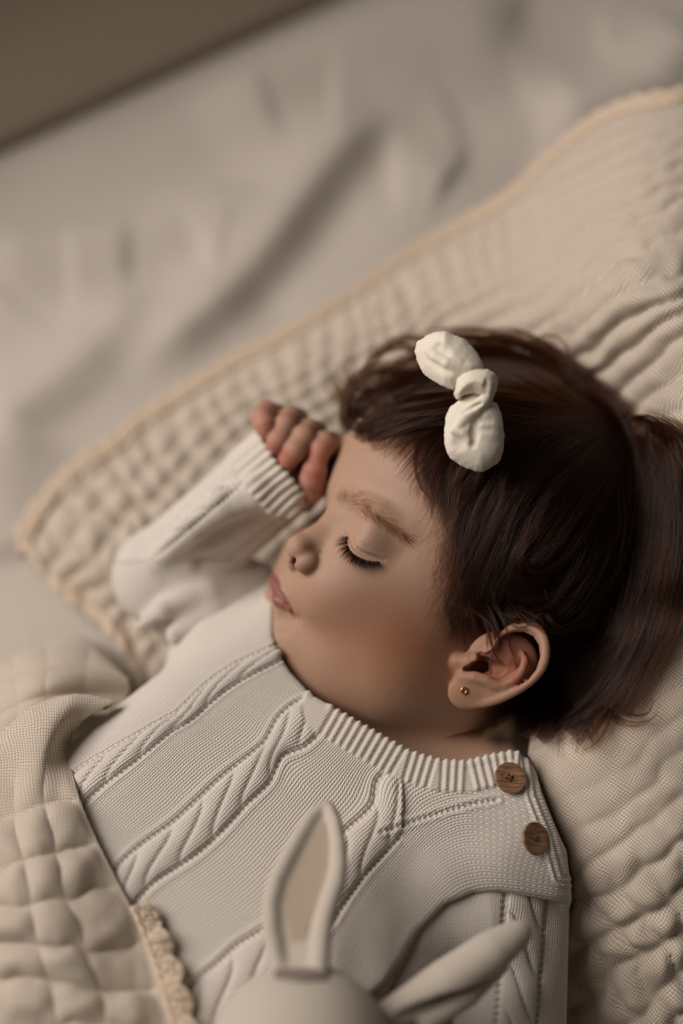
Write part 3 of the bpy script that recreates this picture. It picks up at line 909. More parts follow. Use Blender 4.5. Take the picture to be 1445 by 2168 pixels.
def sheet_z(X, Y):
    Z = 3.0 * noise2(X, Y, 0.13, 1) + 1.2 * noise2(X, Y, 0.05, 2)
    def ridge(pts, h, wl, wr):
        nonlocal Z
        w = np.array([pz(*p) for p in pts])
        w = catmull(w, 14)
        d, al, sd = seg_dist(X, Y, w)
        tot = np.linalg.norm(np.diff(w, axis=0), axis=1).sum()
        end = sst(0, .2 * tot, al) * sst(tot, .8 * tot, al)
        s = np.where(sd > 0, wl, wr) * 1.35
        Z = Z + (1.2 if h > 0 else .55) * h * (.1 + .9 * end) * np.exp(-(d / s) ** 2)
    ridge([(830,230),(720,330),(640,430),(560,540),(460,650),(370,720),(250,800)], 11, .010, .020)
    ridge([(900,330),(760,400),(680,500),(600,580),(480,700)], -10, .018, .018)
    ridge([(-80,560),(60,545),(200,520),(330,490),(470,445),(575,475)], 9, .012, .022)
    ridge([(250,560),(360,555),(450,530)], -8, .018, .012)
    ridge([(0,640),(60,600),(170,590)], -6, .02, .02)
    ridge([(260,600),(250,680),(180,760),(60,860),(-50,930)], 8, .012, .02)
    ridge([(560,260),(650,240),(720,240)], -6, .02, .016)
    ridge([(-100,420),(150,420),(330,430),(560,400)], -6, .03, .02)
    ridge([(400,280),(560,190),(700,110),(900,60),(1150,70)], 8, .02, .03)
    ridge([(1500,60),(1430,130),(1380,180),(1250,240),(1120,260)], 12, .016, .02)
    ridge([(940,250),(1030,215),(1130,200)], -5, .02, .014)
    ridge([(1060,20),(1180,60),(1270,130),(1320,100)], -7, .02, .02)
    ridge([(960,330),(1060,320),(1150,340)], -5, .02, .014)
    ridge([(820,380),(900,380),(960,400)], 5, .016, .014)
    ridge([(180,900),(120,1000),(60,1100),(0,1250)], -5, .03, .02)
    ridge([(30,900),(10,1050),(40,1200)], 6, .02, .03)
    # tucked down along the wall
    q = (X - W0[0]) * WN[0] + (Y - W0[1]) * WN[1]
    Z = Z * sst(.0, .05, q) - 14.0 * np.exp(-(np.maximum(q, 0) / .012) ** 2) + 5 * np.exp(-((q - .05) / .03) ** 2)
    return Z / 1000.0
nx, ny = 470, 430
gx = np.linspace(-0.55, 0.62, nx); gy = np.linspace(-0.42, 0.66, ny)
X, Y = np.meshgrid(gx, gy, indexing='ij')
q = (X - W0[0]) * WN[0] + (Y - W0[1]) * WN[1]
X2 = X - np.minimum(q, 0) * WN[0]; Y2 = Y - np.minimum(q, 0) * WN[1]          # stops at the wall
Z = sheet_z(X2, Y2)
SV = np.stack([X2, Y2, Z], -1).reshape(-1, 3); SQ = grid_quads(nx, ny)
ar = np.linalg.norm(np.cross(SV[SQ[:, 2]] - SV[SQ[:, 0]], SV[SQ[:, 3]] - SV[SQ[:, 1]]), axis=1)
SQ = SQ[ar > 1e-9]
M_SHEET = cloth_mat('linen_sheet', (0.505, 0.447, 0.39))
sheet = mesh_obj('bed_sheet', SV, SQ, M_SHEET, world_space=True)
tag(sheet, 'wrinkled off-white bed sheet spread under everything', 'bed sheet')

def mat_wall():
    m, nt, b = mat_base('wall_paint', 0.9, (0.40, 0.325, 0.255), spec=0.2)
    N = NT(nt); tc = N.n('ShaderNodeTexCoord'); nz = N.n('ShaderNodeTexNoise'); nz.inputs['Scale'].default_value = 60
    N.l(tc.outputs['Object'], nz.inputs['Vector']); N.l(N.bump(nz.outputs['Fac'], .15, .001), b.inputs['Normal'])
    return m
# board along the bed, its backward lean shaped to fit the sheet's shadow
def wp(s, q, z): return np.array([*((W0 + WD * s) - WN * q), z])
prof = [(.002, -.05), (.002, -.004), (.058, .056), (.060, .21), (.095, .21), (.095, -.05)]  # tall upright part is unseen, added to cast the band of shade
WV = np.array([wp(s, q, z) for s in (-.7, 1.0) for q, z in prof])
n6 = len(prof)
WQ = [[i, (i + 1) % n6, (i + 1) % n6 + n6, i + n6] for i in range(n6)] + [[0, 5, 4, 1], [1, 4, 3, 2], [6, 7, 10, 11], [7, 8, 9, 10]]
WQ = np.array(WQ)
wall = mesh_obj('wall_left', WV, WQ, mat_wall(), world_space=True, smooth=False)
bm_ = wall.modifiers.new('bevel', 'BEVEL'); bm_.width = .004; bm_.segments = 3
tag(wall, kind='structure')

# ------------------------------------------------------------------ muslin blanket under the baby
MZ = [  # pixel, height of the cloth above the bed (mm)
 (40,1130,5),(100,1040,6),(150,980,6),(240,920,7),(300,870,7),(480,760,8),(700,640,10),(860,530,16),(1050,420,34),(1200,285,70),(1300,232,95),(1445,210,118),(1500,205,118),(1760,180,60),
 (60,1210,5),(150,1280,5),(230,1350,5),(300,1420,4),(200,1120,15),(350,950,17),(330,1100,16),(500,850,24),(560,900,24),(620,780,30),(760,720,40),(860,600,38),
 (700,950,24),(600,1150,8),(1000,560,60),(1150,560,88),(1180,450,92),(1300,400,125),(1445,330,138),(1350,560,142),(1250,680,128),(1445,700,152),(1445,880,148),(1180,720,96),(1380,860,122),
 (950,700,58),(1050,760,62),(900,900,20),(1100,1000,14),(1000,1250,10),(1250,1150,35),(1440,1100,120),(1445,1300,118),(1380,1420,104),(1300,1530,96),(1200,1590,84),(1180,1480,60),(1100,1560,62),
 (1250,1680,84),(1400,1650,94),(1445,1800,88),(1300,1850,72),(1220,1900,52),(1230,2050,34),(1350,2000,58),(1445,2100,52),(1300,2168,36),(1445,2300,36),(1210,2200,22),(1500,1200,114),(1500,1900,72),(1500,700,148),(1760,700,70),(1760,1200,40),(1760,1900,12),(1760,2300,8),(1900,1200,6),(1900,600,20),
 (900,1600,20),(800,1900,3),(500,1600,3),(1000,2200,5),(700,1400,5)]
mz = np.array(MZ, float)
mxy = at_height(mz[:, 0], mz[:, 1], mz[:, 2])[:, :2]
MT = TPS(mxy, mz[:, 2], 2e-3)
_T = catmull([(68,1155),(78,1125),(104,1085),(132,1048),(178,1006),(256,955),(320,900),(495,790),(712,668),(872,556),(1062,446),(1202,318),(1308,256),(1445,228),(1580,190),(1760,180)], 440)
_Bc = catmull([(76,1175),(94,1200),(130,1232),(172,1265),(246,1332),(300,1420),(360,1500),(430,1600),(520,1720),(640,1860),(760,2000),(900,2130),(1050,2260),(1250,2380),(1480,2420),(1760,2420)], 440)
nt_ = 330
tt = np.linspace(0, 1, nt_)[None, :, None]
PXY = _T[:, None] * (1 - tt) + _Bc[:, None] * tt
px, py = PXY[..., 0], PXY[..., 1]
# find the world point under each pixel on the height field
z = np.full(px.shape, 40.0)
for _ in range(14):
    wxy = at_height(px, py, z)[..., :2]
    z = z * .5 + .5 * MT(wxy)[..., 0]
wxyz = at_height(px, py, z)
def muslin_puffs(px, py):
    """quilted puffs of the double gauze: soft cushions between shrunken stitch lines"""
    nA = noise2(px, py, 120.0, 5) * 20 + noise2(px, py, 45.0, 6) * 12
    nB = noise2(px, py, 120.0, 7) * 20 + noise2(px, py, 45.0, 8) * 12
    a = TA(np.stack([px, py], -1))
    A, B = a[..., 0] + nA / 46, a[..., 1] + nB / 50
    wa, wb, am = (np.clip(a[..., i], 0, b) for i, b in ((2, 1), (3, 1), (4, 4.5)))
    jb = .6 + .4 * noise2(px, py, 60., 11)
    ga = np.abs(np.sin(math.pi * A)); gb = np.abs(np.sin(math.pi * B))
    fa = 1 - wa * (1 - ga ** .75); fb = 1 - wb * (1 - gb ** .75)
    h = 1.85 * am * (fa * fb * (0.65 + .35 * jb) - .5)
    h += .5 * noise2(px, py, 26., 12) * np.clip(am, 0, 1.5) * .6
    return h, A, B
# cell coordinates (a along the top edge, b across), weights of the two stitch directions, amplitude (mm)
TAc = [ (100,1120,0,0,1,1,2.4),(200,1030,2.2,0,1,1,2.6),(300,950,4.4,0,1,1,2.6),(400,870,6.6,0,1,1,2.4),(600,760,11,0,1,1,2.6),(750,680,14.2,0,1,1,2.8),(900,570,18,0,1,1,2.6),(1050,470,21.5,0,.8,1,2),(1200,360,25,0,.3,1,1.6),(1400,270,29,0,.1,.8,1.6),
 (220,1200,.3,2.6,1,1,2.6),(350,1080,3.6,2.7,1,1,2.6),(480,960,7,2.9,1,1,2.8),(640,860,11,3.1,1,1,2.8),(800,760,15,3.3,.9,1,2.8),(950,650,18.6,3.3,.45,1,2.4),(1100,570,22,3.4,.15,1,2.2),(1250,470,26,3.5,.1,1,2.0),(1445,390,30,3.7,.1,1,2.0),
 (900,860,15.5,6,.4,1,2.4),(1050,760,19,6,.2,1,2.6),(1200,640,23,6,.12,1,2.8),(1445,540,29,6.6,.1,1,2.8),(1250,760,22.6,8.3,.1,1,3.0),(1445,680,27,9,.1,1,3.0),(1445,850,25,12,.05,.9,2.6),(1300,900,21,11,.1,.9,2.6),
 (1445,1100,20,15.5,.05,.35,1.0),(1445,1350,16.5,18.6,0,.3,.7),(1300,1550,11.8,20.2,.0,.35,.7),(1200,1620,10.2,20.4,0,.3,.6),(1445,1600,13.2,21.8,.0,.5,1.3),
 (1250,1800,9,22.6,.2,.6,1.6),(1400,1800,10.6,23.6,.4,.8,2.4),(1300,1950,8.3,24.8,.8,1,3.2),(1445,1980,9.8,26,.9,1,3.4),(1240,2080,6.6,25.8,.8,1,3.4),(1400,2130,8.2,27.4,.9,1,3.6),(1250,2250,5.2,27.6,.9,1,3.4),(600,1500,5,12,1,1,1)]
ta = np.array(TAc, float)
TA = TPS(ta[:, :2], ta[:, 2:], 1e-3)
h, cA, cB = muslin_puffs(px, py)
V = wxyz.reshape(-1, 3).copy(); Q = grid_quads(440, nt_)
Nn = vnormals(V, Q)
if Nn[:, 2].mean() < 0: Nn = -Nn; Q = Q[:, ::-1]
edge = np.minimum(sst(0, .03, tt[..., 0] * np.ones((440, 1))), sst(0, .02, np.linspace(0, 1, 440)[:, None] * np.ones((1, nt_))))
V += Nn * (h * (.25 + .75 * edge)).reshape(-1, 1) / 1000
SH = 0.004
V[:, 2] += SH
sol = lambda P: np.minimum(np.minimum(body(P), torso(P)), np.minimum(sleeve_r(P), sleeve_l(P)))
for it in range(9):                                  # pressed down under the baby's weight
    Pl = to_local(V); ins = (Pl[:, 0] > -150) & (Pl[:, 0] < 150)
    dd = np.full(len(V), 50.0); dd[ins] = sol(Pl[ins])
    V[:, 2] -= np.clip(1.5 - dd, 0, 12) / 1000
    if it == 0: tch = dd < 12
V[:, 2] = np.maximum(V[:, 2], .0045)
MUS_C = (0.56, 0.485, 0.405)
M_MUS = cloth_mat('muslin', MUS_C, weave=.6)
wv = np.stack([px * .8 + py * .6, -px * .6 + py * .8, px * 0], -1).reshape(-1, 3)
blanket = empty('muslin_blanket', (float(V[:, 0].mean()), float(V[:, 1].mean()), 0), 'crinkled cream muslin blanket with scalloped edge lying under the baby', 'blanket')
mus = mesh_obj('cloth', V, Q, M_MUS, blanket, world_space=True, attrs={'weave': wv})
sd_ = mus.modifiers.new('solid', 'SOLIDIFY'); sd_.thickness = .0016; sd_.offset = -1

# ---- crocheted lace along the edges
M_LACE = cloth_mat('cotton_lace', (0.57, 0.45, 0.335))
def lace(path, out, scallop=.009, width=.010, holes=True, r=.0007, parent=None):
    """crocheted edging: path (n,3) world, out (n,3) unit vectors away from the cloth"""
    n = len(path)
    sl = np.concatenate([[0], np.cumsum(np.linalg.norm(np.diff(path, axis=0), axis=1))])
    Lt = sl[-1]
    def at(s, o, z=0.0):
        p = np.stack([np.interp(s, sl, path[:, i]) for i in range(3)], -1)
        q = np.stack([np.interp(s, sl, out[:, i]) for i in range(3)], -1)
        return p + q * np.asarray(o)[..., None] + np.array([0, 0, 1.0]) * np.asarray(z)[..., None]
    parts = []
    S = np.arange(0, Lt, scallop / 7)
    def wave(fn, amp, rr):
        parts.append(tube_mesh(at(S, fn(S), amp * np.sin(S * 2 * math.pi / scallop * 2.5)), rr, 5))
    w = width; sc = 2 * math.pi / scallop
    wave(lambda s: s * 0 + w * .05, .0005, r * 1.6)
    wave(lambda s: w * (.16 + .07 * np.sin(s * sc * 2)), .0006, r * 1.5)
    wave(lambda s: w * (.30 - .08 * np.sin(s * sc * 2)), .0006, r * 1.5)
    wave(lambda s: w * (.52 + .16 * np.abs(np.sin(s * sc / 2)) + .03 * np.sin(s * sc * 3)), .0005, r * 1.5)
    wave(lambda s: w * (.66 + .30 * np.abs(np.sin(s * sc / 2))), .0004, r * 1.7)
    wave(lambda s: w * (.78 + .30 * np.abs(np.sin(s * sc / 2))), .0006, r * 1.4)
    for k_ in range(int(Lt / scallop)):
        for f in (.12, .26, .40, .60, .74, .88):
            s = np.array([k_ * scallop + f * scallop] * 5) + np.linspace(-.0004, .0004, 5)
            o = np.linspace(w * .28, w * (.66 + .30 * abs(math.sin((k_ + f) * math.pi))), 5)
            parts.append(tube_mesh(at(s, o, np.sin(np.linspace(0, math.pi, 5)) * .0006), r * 1.3, 5))
    return join(parts)
def edge_path(Vg, i0, i1, side, nrow):
    g = Vg.reshape(-1, nrow, 3)
    e = g[i0:i1, 0 if side == 0 else -1]; f = g[i0:i1, 6 if side == 0 else -7]
    o = e - f; o[:, 2] = 0; o /= np.linalg.norm(o, axis=1, keepdims=True) + 1e-9
    e = e + np.array([0, 0, .0008])
    return e, o
g = V.reshape(440, nt_, 3)
pa, oa = edge_path(V, 0, 400, 0, nt_); pb, ob = edge_path(V, 0, 150, 1, nt_)
left = g[0]; lo_ = left - g[6]; lo_[:, 2] = 0; lo_ /= np.linalg.norm(lo_, axis=1, keepdims=True) + 1e-9
path = np.vstack([pa[::-1], left[4:-4] + np.array([0, 0, .0008]), pb]); out = np.vstack([oa[::-1], lo_[4:-4], ob])
for _ in range(6):
    out[1:-1] = (out[:-2] + out[1:-1] + out[2:]) / 3
    path[1:-1] = (path[:-2] + path[1:-1] + path[2:]) / 3
out /= np.linalg.norm(out, axis=1, keepdims=True)
path[:, 2] = np.maximum(path[:, 2], .0055)
lv, lq = lace(path, out, scallop=.012, width=.0085, r=.00095)
lt = mesh_obj('lace_trim', lv, lq, M_LACE, blanket, world_space=True)
lt['kind'] = 'stuff'; lt['label'] = 'pale crocheted scalloped edging'

# ------------------------------------------------------------------ second muslin blanket drawn over the baby's belly
def tz(x, y, up):   # height of the romper's surface under a pixel, plus a little
    w = trace_w(torso, np.array([float(x)]), np.array([float(y)]))[0]
    if w < -80: return 84.0 + up
    return float(to_world(L(x, y, w)[None])[0, 2] * 1000) + up
CV = []
def cv(s, t, x, y, z): CV.append((s, t, x, y, z))
RE = [(0.02,232,1492,4),(0.07,180,1522,5),(0.13,150,1572,7),(0.24,160,1660,5),(0.36,192,1748,4),(0.50,246,1858,4),(0.62,292,1950,4),(0.76,332,2058,4),(0.90,362,2160,5),(1.05,390,2280,5)]
for s, x, y, up in RE: cv(s, 1.0, x, y, tz(x, y, up))
for s, x, y, z in [(0,-200,1640,85),(.25,-200,1760,100),(.5,-200,1900,112),(.75,-200,2050,116),(1.05,-200,2290,116)]: cv(s, 0, x, y, z)
for s, t, x, y, z in [(0,.35,0,1552,88),(0,.55,62,1500,92),(0,.8,150,1474,93),(.12,.7,95,1580,104),(.2,.5,20,1650,104),(.3,.75,90,1720,112),(.5,.7,120,1880,120),(.7,.75,180,2030,118),(.7,.4,20,2020,120),(.95,.7,200,2190,118),(.95,.4,40,2200,118),(.45,.4,0,1850,118),(.5,.9,200,1870,112),(.72,.92,280,2045,108),
                      (-.12,.35,0,1556,60),(-.12,.6,70,1508,62),(-.12,.85,160,1484,64),(-.12,1,226,1496,72),(-.12,0,-200,1644,55)]: cv(s, t, x, y, z)
cva = np.array(CV)
CT = TPS(cva[:, :2] * np.array([1.6, 1]), cva[:, 2:], 1e-4)
ns_, nt2 = 300, 240
s_, t_ = np.meshgrid(np.linspace(-.12, 1.05, ns_), np.linspace(0, 1, nt2), indexing='ij')
o_ = CT(np.stack([s_ * 1.6, t_], -1))
px, py, z = o_[..., 0], o_[..., 1], o_[..., 2]
Wd = at_height(px, py, z)
A = s_ * 7.6 + .22 * noise2(px, py, 110., 21) + .1 * noise2(px, py, 40., 24); B = t_ * 4.4 - .38 + .16 * noise2(px, py, 110., 22) + .06 * noise2(px, py, 40., 25)
fade = sst(.12, .36, s_)
ga = np.abs(np.sin(math.pi * A)) ** .7; gb = np.abs(np.sin(math.pi * B)) ** .75
h = (4.6 * fade + .5) * (ga * (1 - .5 * (1 - gb)) - .6) + .8 * noise2(px, py, 40., 23) * fade
Vc = Wd.reshape(-1, 3).copy(); Qc = grid_quads(ns_, nt2)
Nn = vnormals(Vc, Qc)
if Nn[:, 2].mean() < 0: Nn = -Nn; Qc = Qc[:, ::-1]
ed = sst(0, .05, 1 - t_)
Vc += Nn * (h * (.1 + .9 * ed)).reshape(-1, 1) / 1000
cover = empty('muslin_cover', (float(Vc[:, 0].mean()), float(Vc[:, 1].mean()), 0), "cream muslin cover with lace edge drawn over the baby's belly, lower left", 'blanket')
wv = np.stack([py + px * .1, px - py * .1, px * 0], -1).reshape(-1, 3)
co = mesh_obj('cloth', Vc, Qc, M_MUS, cover, world_space=True, attrs={'weave': wv})
sd_ = co.modifiers.new('solid', 'SOLIDIFY'); sd_.thickness = .0016; sd_.offset = -1
g = Vc.reshape(ns_, nt2, 3)
i0 = int(ns_ * .60)
e = g[i0:, -1]; f = g[i0:, -9]
o = e - f; o /= np.linalg.norm(o, axis=1, keepdims=True)
o[:, 2] = np.clip(o[:, 2], -.35, .1)
lv, lq = lace(e + np.array([0, 0, .0012]), o, scallop=.011, width=.0085, r=.0008)
lt = mesh_obj('lace_trim', lv, lq, M_LACE, cover, world_space=True); lt['kind'] = 'stuff'; lt['label'] = 'crocheted edging with eyelets'
# the part of it bunched further back beside the body
FB = [(0,0,-200,1480,30),(0,.4,-10,1402,34),(0,.6,62,1372,40),(0,.85,200,1368,40),(0,1,262,1430,44),
      (.5,0,-200,1560,60),(.5,.4,0,1480,66),(.5,.7,110,1450,72),(.5,1,275,1460,50),(1,0,-200,1680,60),(1,.4,0,1580,66),(1,.7,110,1530,66),(1,1,260,1510,52),(-.2,0,-200,1484,2),(-.2,.5,30,1392,2),(-.2,.9,215,1374,3),(-.2,1,262,1436,3)]
fb = np.array(FB, float); FT = TPS(fb[:, :2], fb[:, 2:], 1e-4)
s_, t_ = np.meshgrid(np.linspace(-.2, 1, 90), np.linspace(0, 1, 130), indexing='ij')
o_ = FT(np.stack([s_, t_], -1)); px, py, z = o_[..., 0], o_[..., 1], o_[..., 2]
Wd = at_height(px, py, z); Vf = Wd.reshape(-1, 3).copy(); Qf = grid_quads(90, 130); Nn = vnormals(Vf, Qf)
if Nn[:, 2].mean() < 0: Nn = -Nn; Qf = Qf[:, ::-1]
h = 1.6 * (np.abs(np.sin(math.pi * (s_ * 3.2 + .1 * noise2(px, py, 80., 31)))) ** .6 * (1 - .5 * (1 - np.abs(np.sin(math.pi * t_ * 6)) ** .6)) - .5)
Vf += Nn * h.reshape(-1, 1) / 1000
wv = np.stack([py, px, px * 0], -1).reshape(-1, 3)
fo = mesh_obj('folded_cloth', Vf, Qf, M_MUS, cover, world_space=True, attrs={'weave': wv})
sd_ = fo.modifiers.new('solid', 'SOLIDIFY'); sd_.thickness = .0016; sd_.offset = -1
# ------------------------------------------------------------------ plush bunny in the foreground
M_PLUSH = cloth_mat('plush', (0.50, 0.435, 0.365), bump=.5)
M_LIN = cloth_mat('plush_lining', (0.42, 0.335, 0.255), bump=.5)
M_PATCH = cloth_mat('plush_patch', (0.20, 0.155, 0.125), bump=.5)
BC = L(636, 2243, 70)
bunny = empty('plush_bunny', tuple(to_world(BC[None])[0] - np.array([0, .03, .033])), "cream plush bunny toy standing on the baby's belly, blurred in front", 'soft toy')
def bhead(P):
    d = ell(P, BC, (33.5, 33.5, 31))
    return smin(d, ell(P, L(636, 2330, 66), (27, 24, 24)), 8)
V, Q = surface_nets(bhead, BC - 55, BC + 45, 1.6); mesh_obj('head', project(bhead, V, 1), Q, M_PLUSH, bunny)
def bbody(P): return ell(P, L(650, 2660, 100), (27, 40, 26))
V, Q = surface_nets(bbody, L(650, 2660, 100) - 48, L(650, 2660, 100) + 48, 2.0); mesh_obj('torso', project(bbody, V, 1), Q, M_PLUSH, bunny)
# upright ear: cupped leaf with rolled rims
E1 = catmull([(588,2066),(572,2010),(562,1935),(574,1868),(604,1808),(638,1748),(660,1719),(688,1705),(712,1712),(726,1748),(733,1810),(729,1862),(712,1912),(699,1960),(694,2010),(690,2066)], 60)
def e1w(py): return 34.0 + 36.0 * np.clip((py - 1706) / 350.0, 0, 1.1) ** .8
def ear1(P):
    px, py = proj(P); wb = e1w(py)
    sd = poly_sd(px, py, E1) * .175
    h = P[..., 2] - wb + 2.2
    slab = np.hypot(np.maximum(sd + 1.5, 0), np.maximum(np.abs(h) - .5, 0)) - 1.4
    lft = E1[:28]; rgt = E1[32:]
    d = smin(slab, chain(P, [L(x + 8, y, float(e1w(y)) - .5) for x, y in lft[::3]], np.interp(np.arange(len(lft[::3])), [0, 5, 9], [3.0, 3.2, 2.0])), 3)
    rr = [L(x - 15, y, float(e1w(y)) + .8) for x, y in rgt[::3]]
    d = smin(d, chain(P, rr, np.interp(np.arange(len(rr)), [0, 4, len(rr) - 1], [2.0, 3.6, 3.6])), 2)
    d = smin(d, chain(P, [L(640, 2068, 66), L(640, 2030, 63)], [8, 5]), 4)
    return d
lo = np.minimum(L(540, 2120, 80), L(780, 1680, 20)) - 3; hi = np.maximum(L(540, 2120, 80), L(780, 1680, 20)) + 3
V, Q = surface_nets(ear1, lo, hi, .9); mesh_obj('ear', project(ear1, V, 1), Q, M_PLUSH, bunny)['label'] = 'upright ear'
LN = catmull([(628,2050),(610,1980),(594,1920),(590,1870),(610,1820),(645,1770),(680,1738),(700,1745),(708,1790),(702,1850),(680,1905),(658,1960),(642,2050)], 50)
def lin1(P):
    px, py = proj(P); sd = poly_sd(px, py, LN) * .175; h = P[..., 2] - e1w(py) + .9
    return np.hypot(np.maximum(sd + .8, 0), np.maximum(np.abs(h) - .3, 0)) - .6
V, Q = surface_nets(lin1, lo, hi, .8); mesh_obj('ear_lining', project(lin1, V, 1), Q, M_LIN, bunny)
def patch(P):
    px, py = proj(P); sd = poly_sd(px, py, np.array([(580,2049),(694,2049),(690,2072),(640,2078),(580,2071)], float)) * .17
    return smax(np.maximum(sd, -900), bhead(P) - 1.0, .5)
V, Q = surface_nets(patch, L(570, 2095, 70) - np.array([2, 2, 25]), L(705, 2040, 70) + np.array([2, 2, 25]), .8); mesh_obj('ear_base', project(patch, V, 1), Q, M_PATCH, bunny)
# drooping ear, rolled
def ear2(P):
    a = catmull([(822,2150),(900,2105),(985,2052),(1050,2008),(1095,1978),(1112,1970)], 44)
    pts = [L(x, y, w) for (x, y), w in zip(a, np.linspace(58, 34, 44))]
    rad = np.interp(np.linspace(0, 1, 44), [0, .3, .55, .8, 1], [5.5, 8.2, 8.0, 5.2, 2.0])
    d = chain(P, pts, rad)
    g = catmull([(850,2160),(930,2125),(1010,2072),(1075,2020)], 30)
    d = smax(d, -chain(P, [L(x, y, w) for (x, y), w in zip(g, np.linspace(64, 42, 30))], np.interp(np.linspace(0, 1, 30), [0, .4, 1], [2.5, 4.2, 1.0])), 2)
    return smin(d, chain(P, [L(900, 2165, 55), L(990, 2105, 48), L(1060, 2045, 40)], [4, 4.5, 3]), 2.5)
V, Q = surface_nets(ear2, L(800, 2230, 48) - np.array([5, 5, 35]), L(1140, 1940, 48) + np.array([5, 5, 30]), 1.0); mesh_obj('ear', project(ear2, V, 1), Q, M_PLUSH, bunny)['label'] = 'drooping ear, rolled lengthwise'
# ------------------------------------------------------------------ hair, lashes, brows
rng = np.random.RandomState(11)
def hair_obj(name, strands, rads, mat, parent, label=None):
    """strands: list of (n,3) local-mm arrays; rads: list of (n,) millimetres"""
    cu = bpy.data.hair_curves.new(name)
    cu.add_curves([len(s) for s in strands])
    P = to_world(np.vstack(strands)).astype(np.float32)
    cu.attributes['position'].data.foreach_set('vector', P.ravel())
    ra = cu.attributes.get('radius') or cu.attributes.new('radius', 'FLOAT', 'POINT')
    ra.data.foreach_set('value', (np.concatenate(rads) / 1000.0).astype(np.float32))
    cu.materials.append(mat)
    o = bpy.data.objects.new(name, cu); col.objects.link(o)
    o.parent = parent; o.matrix_parent_inverse = parent.matrix_world.inverted()
    o['kind'] = 'stuff'
    if label: o['label'] = label
    return o
def mat_hair(name, mel, red, rough=0.32):
    m = bpy.data.materials.new(name); m.use_nodes = True; nt = m.node_tree
    nt.nodes.clear()
    h = nt.nodes.new('ShaderNodeBsdfHairPrincipled'); o = nt.nodes.new('ShaderNodeOutputMaterial')
    h.parametrization = 'MELANIN'
    h.inputs['Melanin'].default_value = mel; h.inputs['Melanin Redness'].default_value = red
    h.inputs['Roughness'].default_value = rough; h.inputs['Radial Roughness'].default_value = .45
    h.inputs['Random Color'].default_value = .35
    h.inputs['IOR'].default_value = 1.45
    nt.links.new(h.outputs[0], o.inputs[0])
    return m
M_HAIR = mat_hair('dark_hair', .80, 1.0, .33)
def skull(P):
    return head_base(P)
# scalp depth map sampled once
gxs = np.arange(640, 1500, 8.0); gys = np.arange(640, 1660, 8.0)
GX, GY = np.meshgrid(gxs, gys, indexing='ij')
def neck_(P): return smin(head_base(P), chain(P, [L(985, 1440, -62), L(930, 1600, -66)], [30, 26]), 8)
GW = trace_w(neck_, GX, GY, n=45)
zz = np.full(GX.shape, 60.0)
for _ in range(12):
    zz = .5 * zz + .5 * MT(at_height(GX, GY, zz)[..., :2])[..., 0]
MW = w_at_height(GX, GY, zz + 7.0)                 # the blanket's surface: hair lies on it, not under it
GW = np.where(GW < -72, -72, GW)
GW = np.where(GX > 720, np.maximum(GW, MW), GW)
for _ in range(10):
    GW[1:-1, 1:-1] = (GW[1:-1, 1:-1] * 2 + GW[:-2, 1:-1] + GW[2:, 1:-1] + GW[1:-1, :-2] + GW[1:-1, 2:]) / 6
def scalp_w(px, py):
    x = np.clip((px - 640) / 8, 0, len(gxs) - 1.001); y = np.clip((py - 640) / 8, 0, len(gys) - 1.001)
    i = x.astype(int); j = y.astype(int); f = x - i; g = y - j
    return (GW[i, j] * (1 - f) + GW[i + 1, j] * f) * (1 - g) + (GW[i, j + 1] * (1 - f) + GW[i + 1, j + 1] * f) * g
class WMap:
    """depth of a surface sampled on a pixel grid"""
    def __init__(s, f, x0, y0, x1, y1, st):
        s.x0, s.y0, s.st = x0, y0, st
        X_, Y_ = np.meshgrid(np.arange(x0, x1, st), np.arange(y0, y1, st), indexing='ij')
        s.g = trace_w(f, X_, Y_, n=50)
    def __call__(s, px, py):
        x = np.clip((np.asarray(px) - s.x0) / s.st, 0, s.g.shape[0] - 1.001); y = np.clip((np.asarray(py) - s.y0) / s.st, 0, s.g.shape[1] - 1.001)
        i = x.astype(int); j = y.astype(int); a = x - i; b = y - j; G_ = s.g
        return (G_[i, j] * (1 - a) + G_[i + 1, j] * a) * (1 - b) + (G_[i, j + 1] * (1 - a) + G_[i + 1, j + 1] * a) * b
FM = WMap(face, 700, 1010, 900, 1230, 4.0)
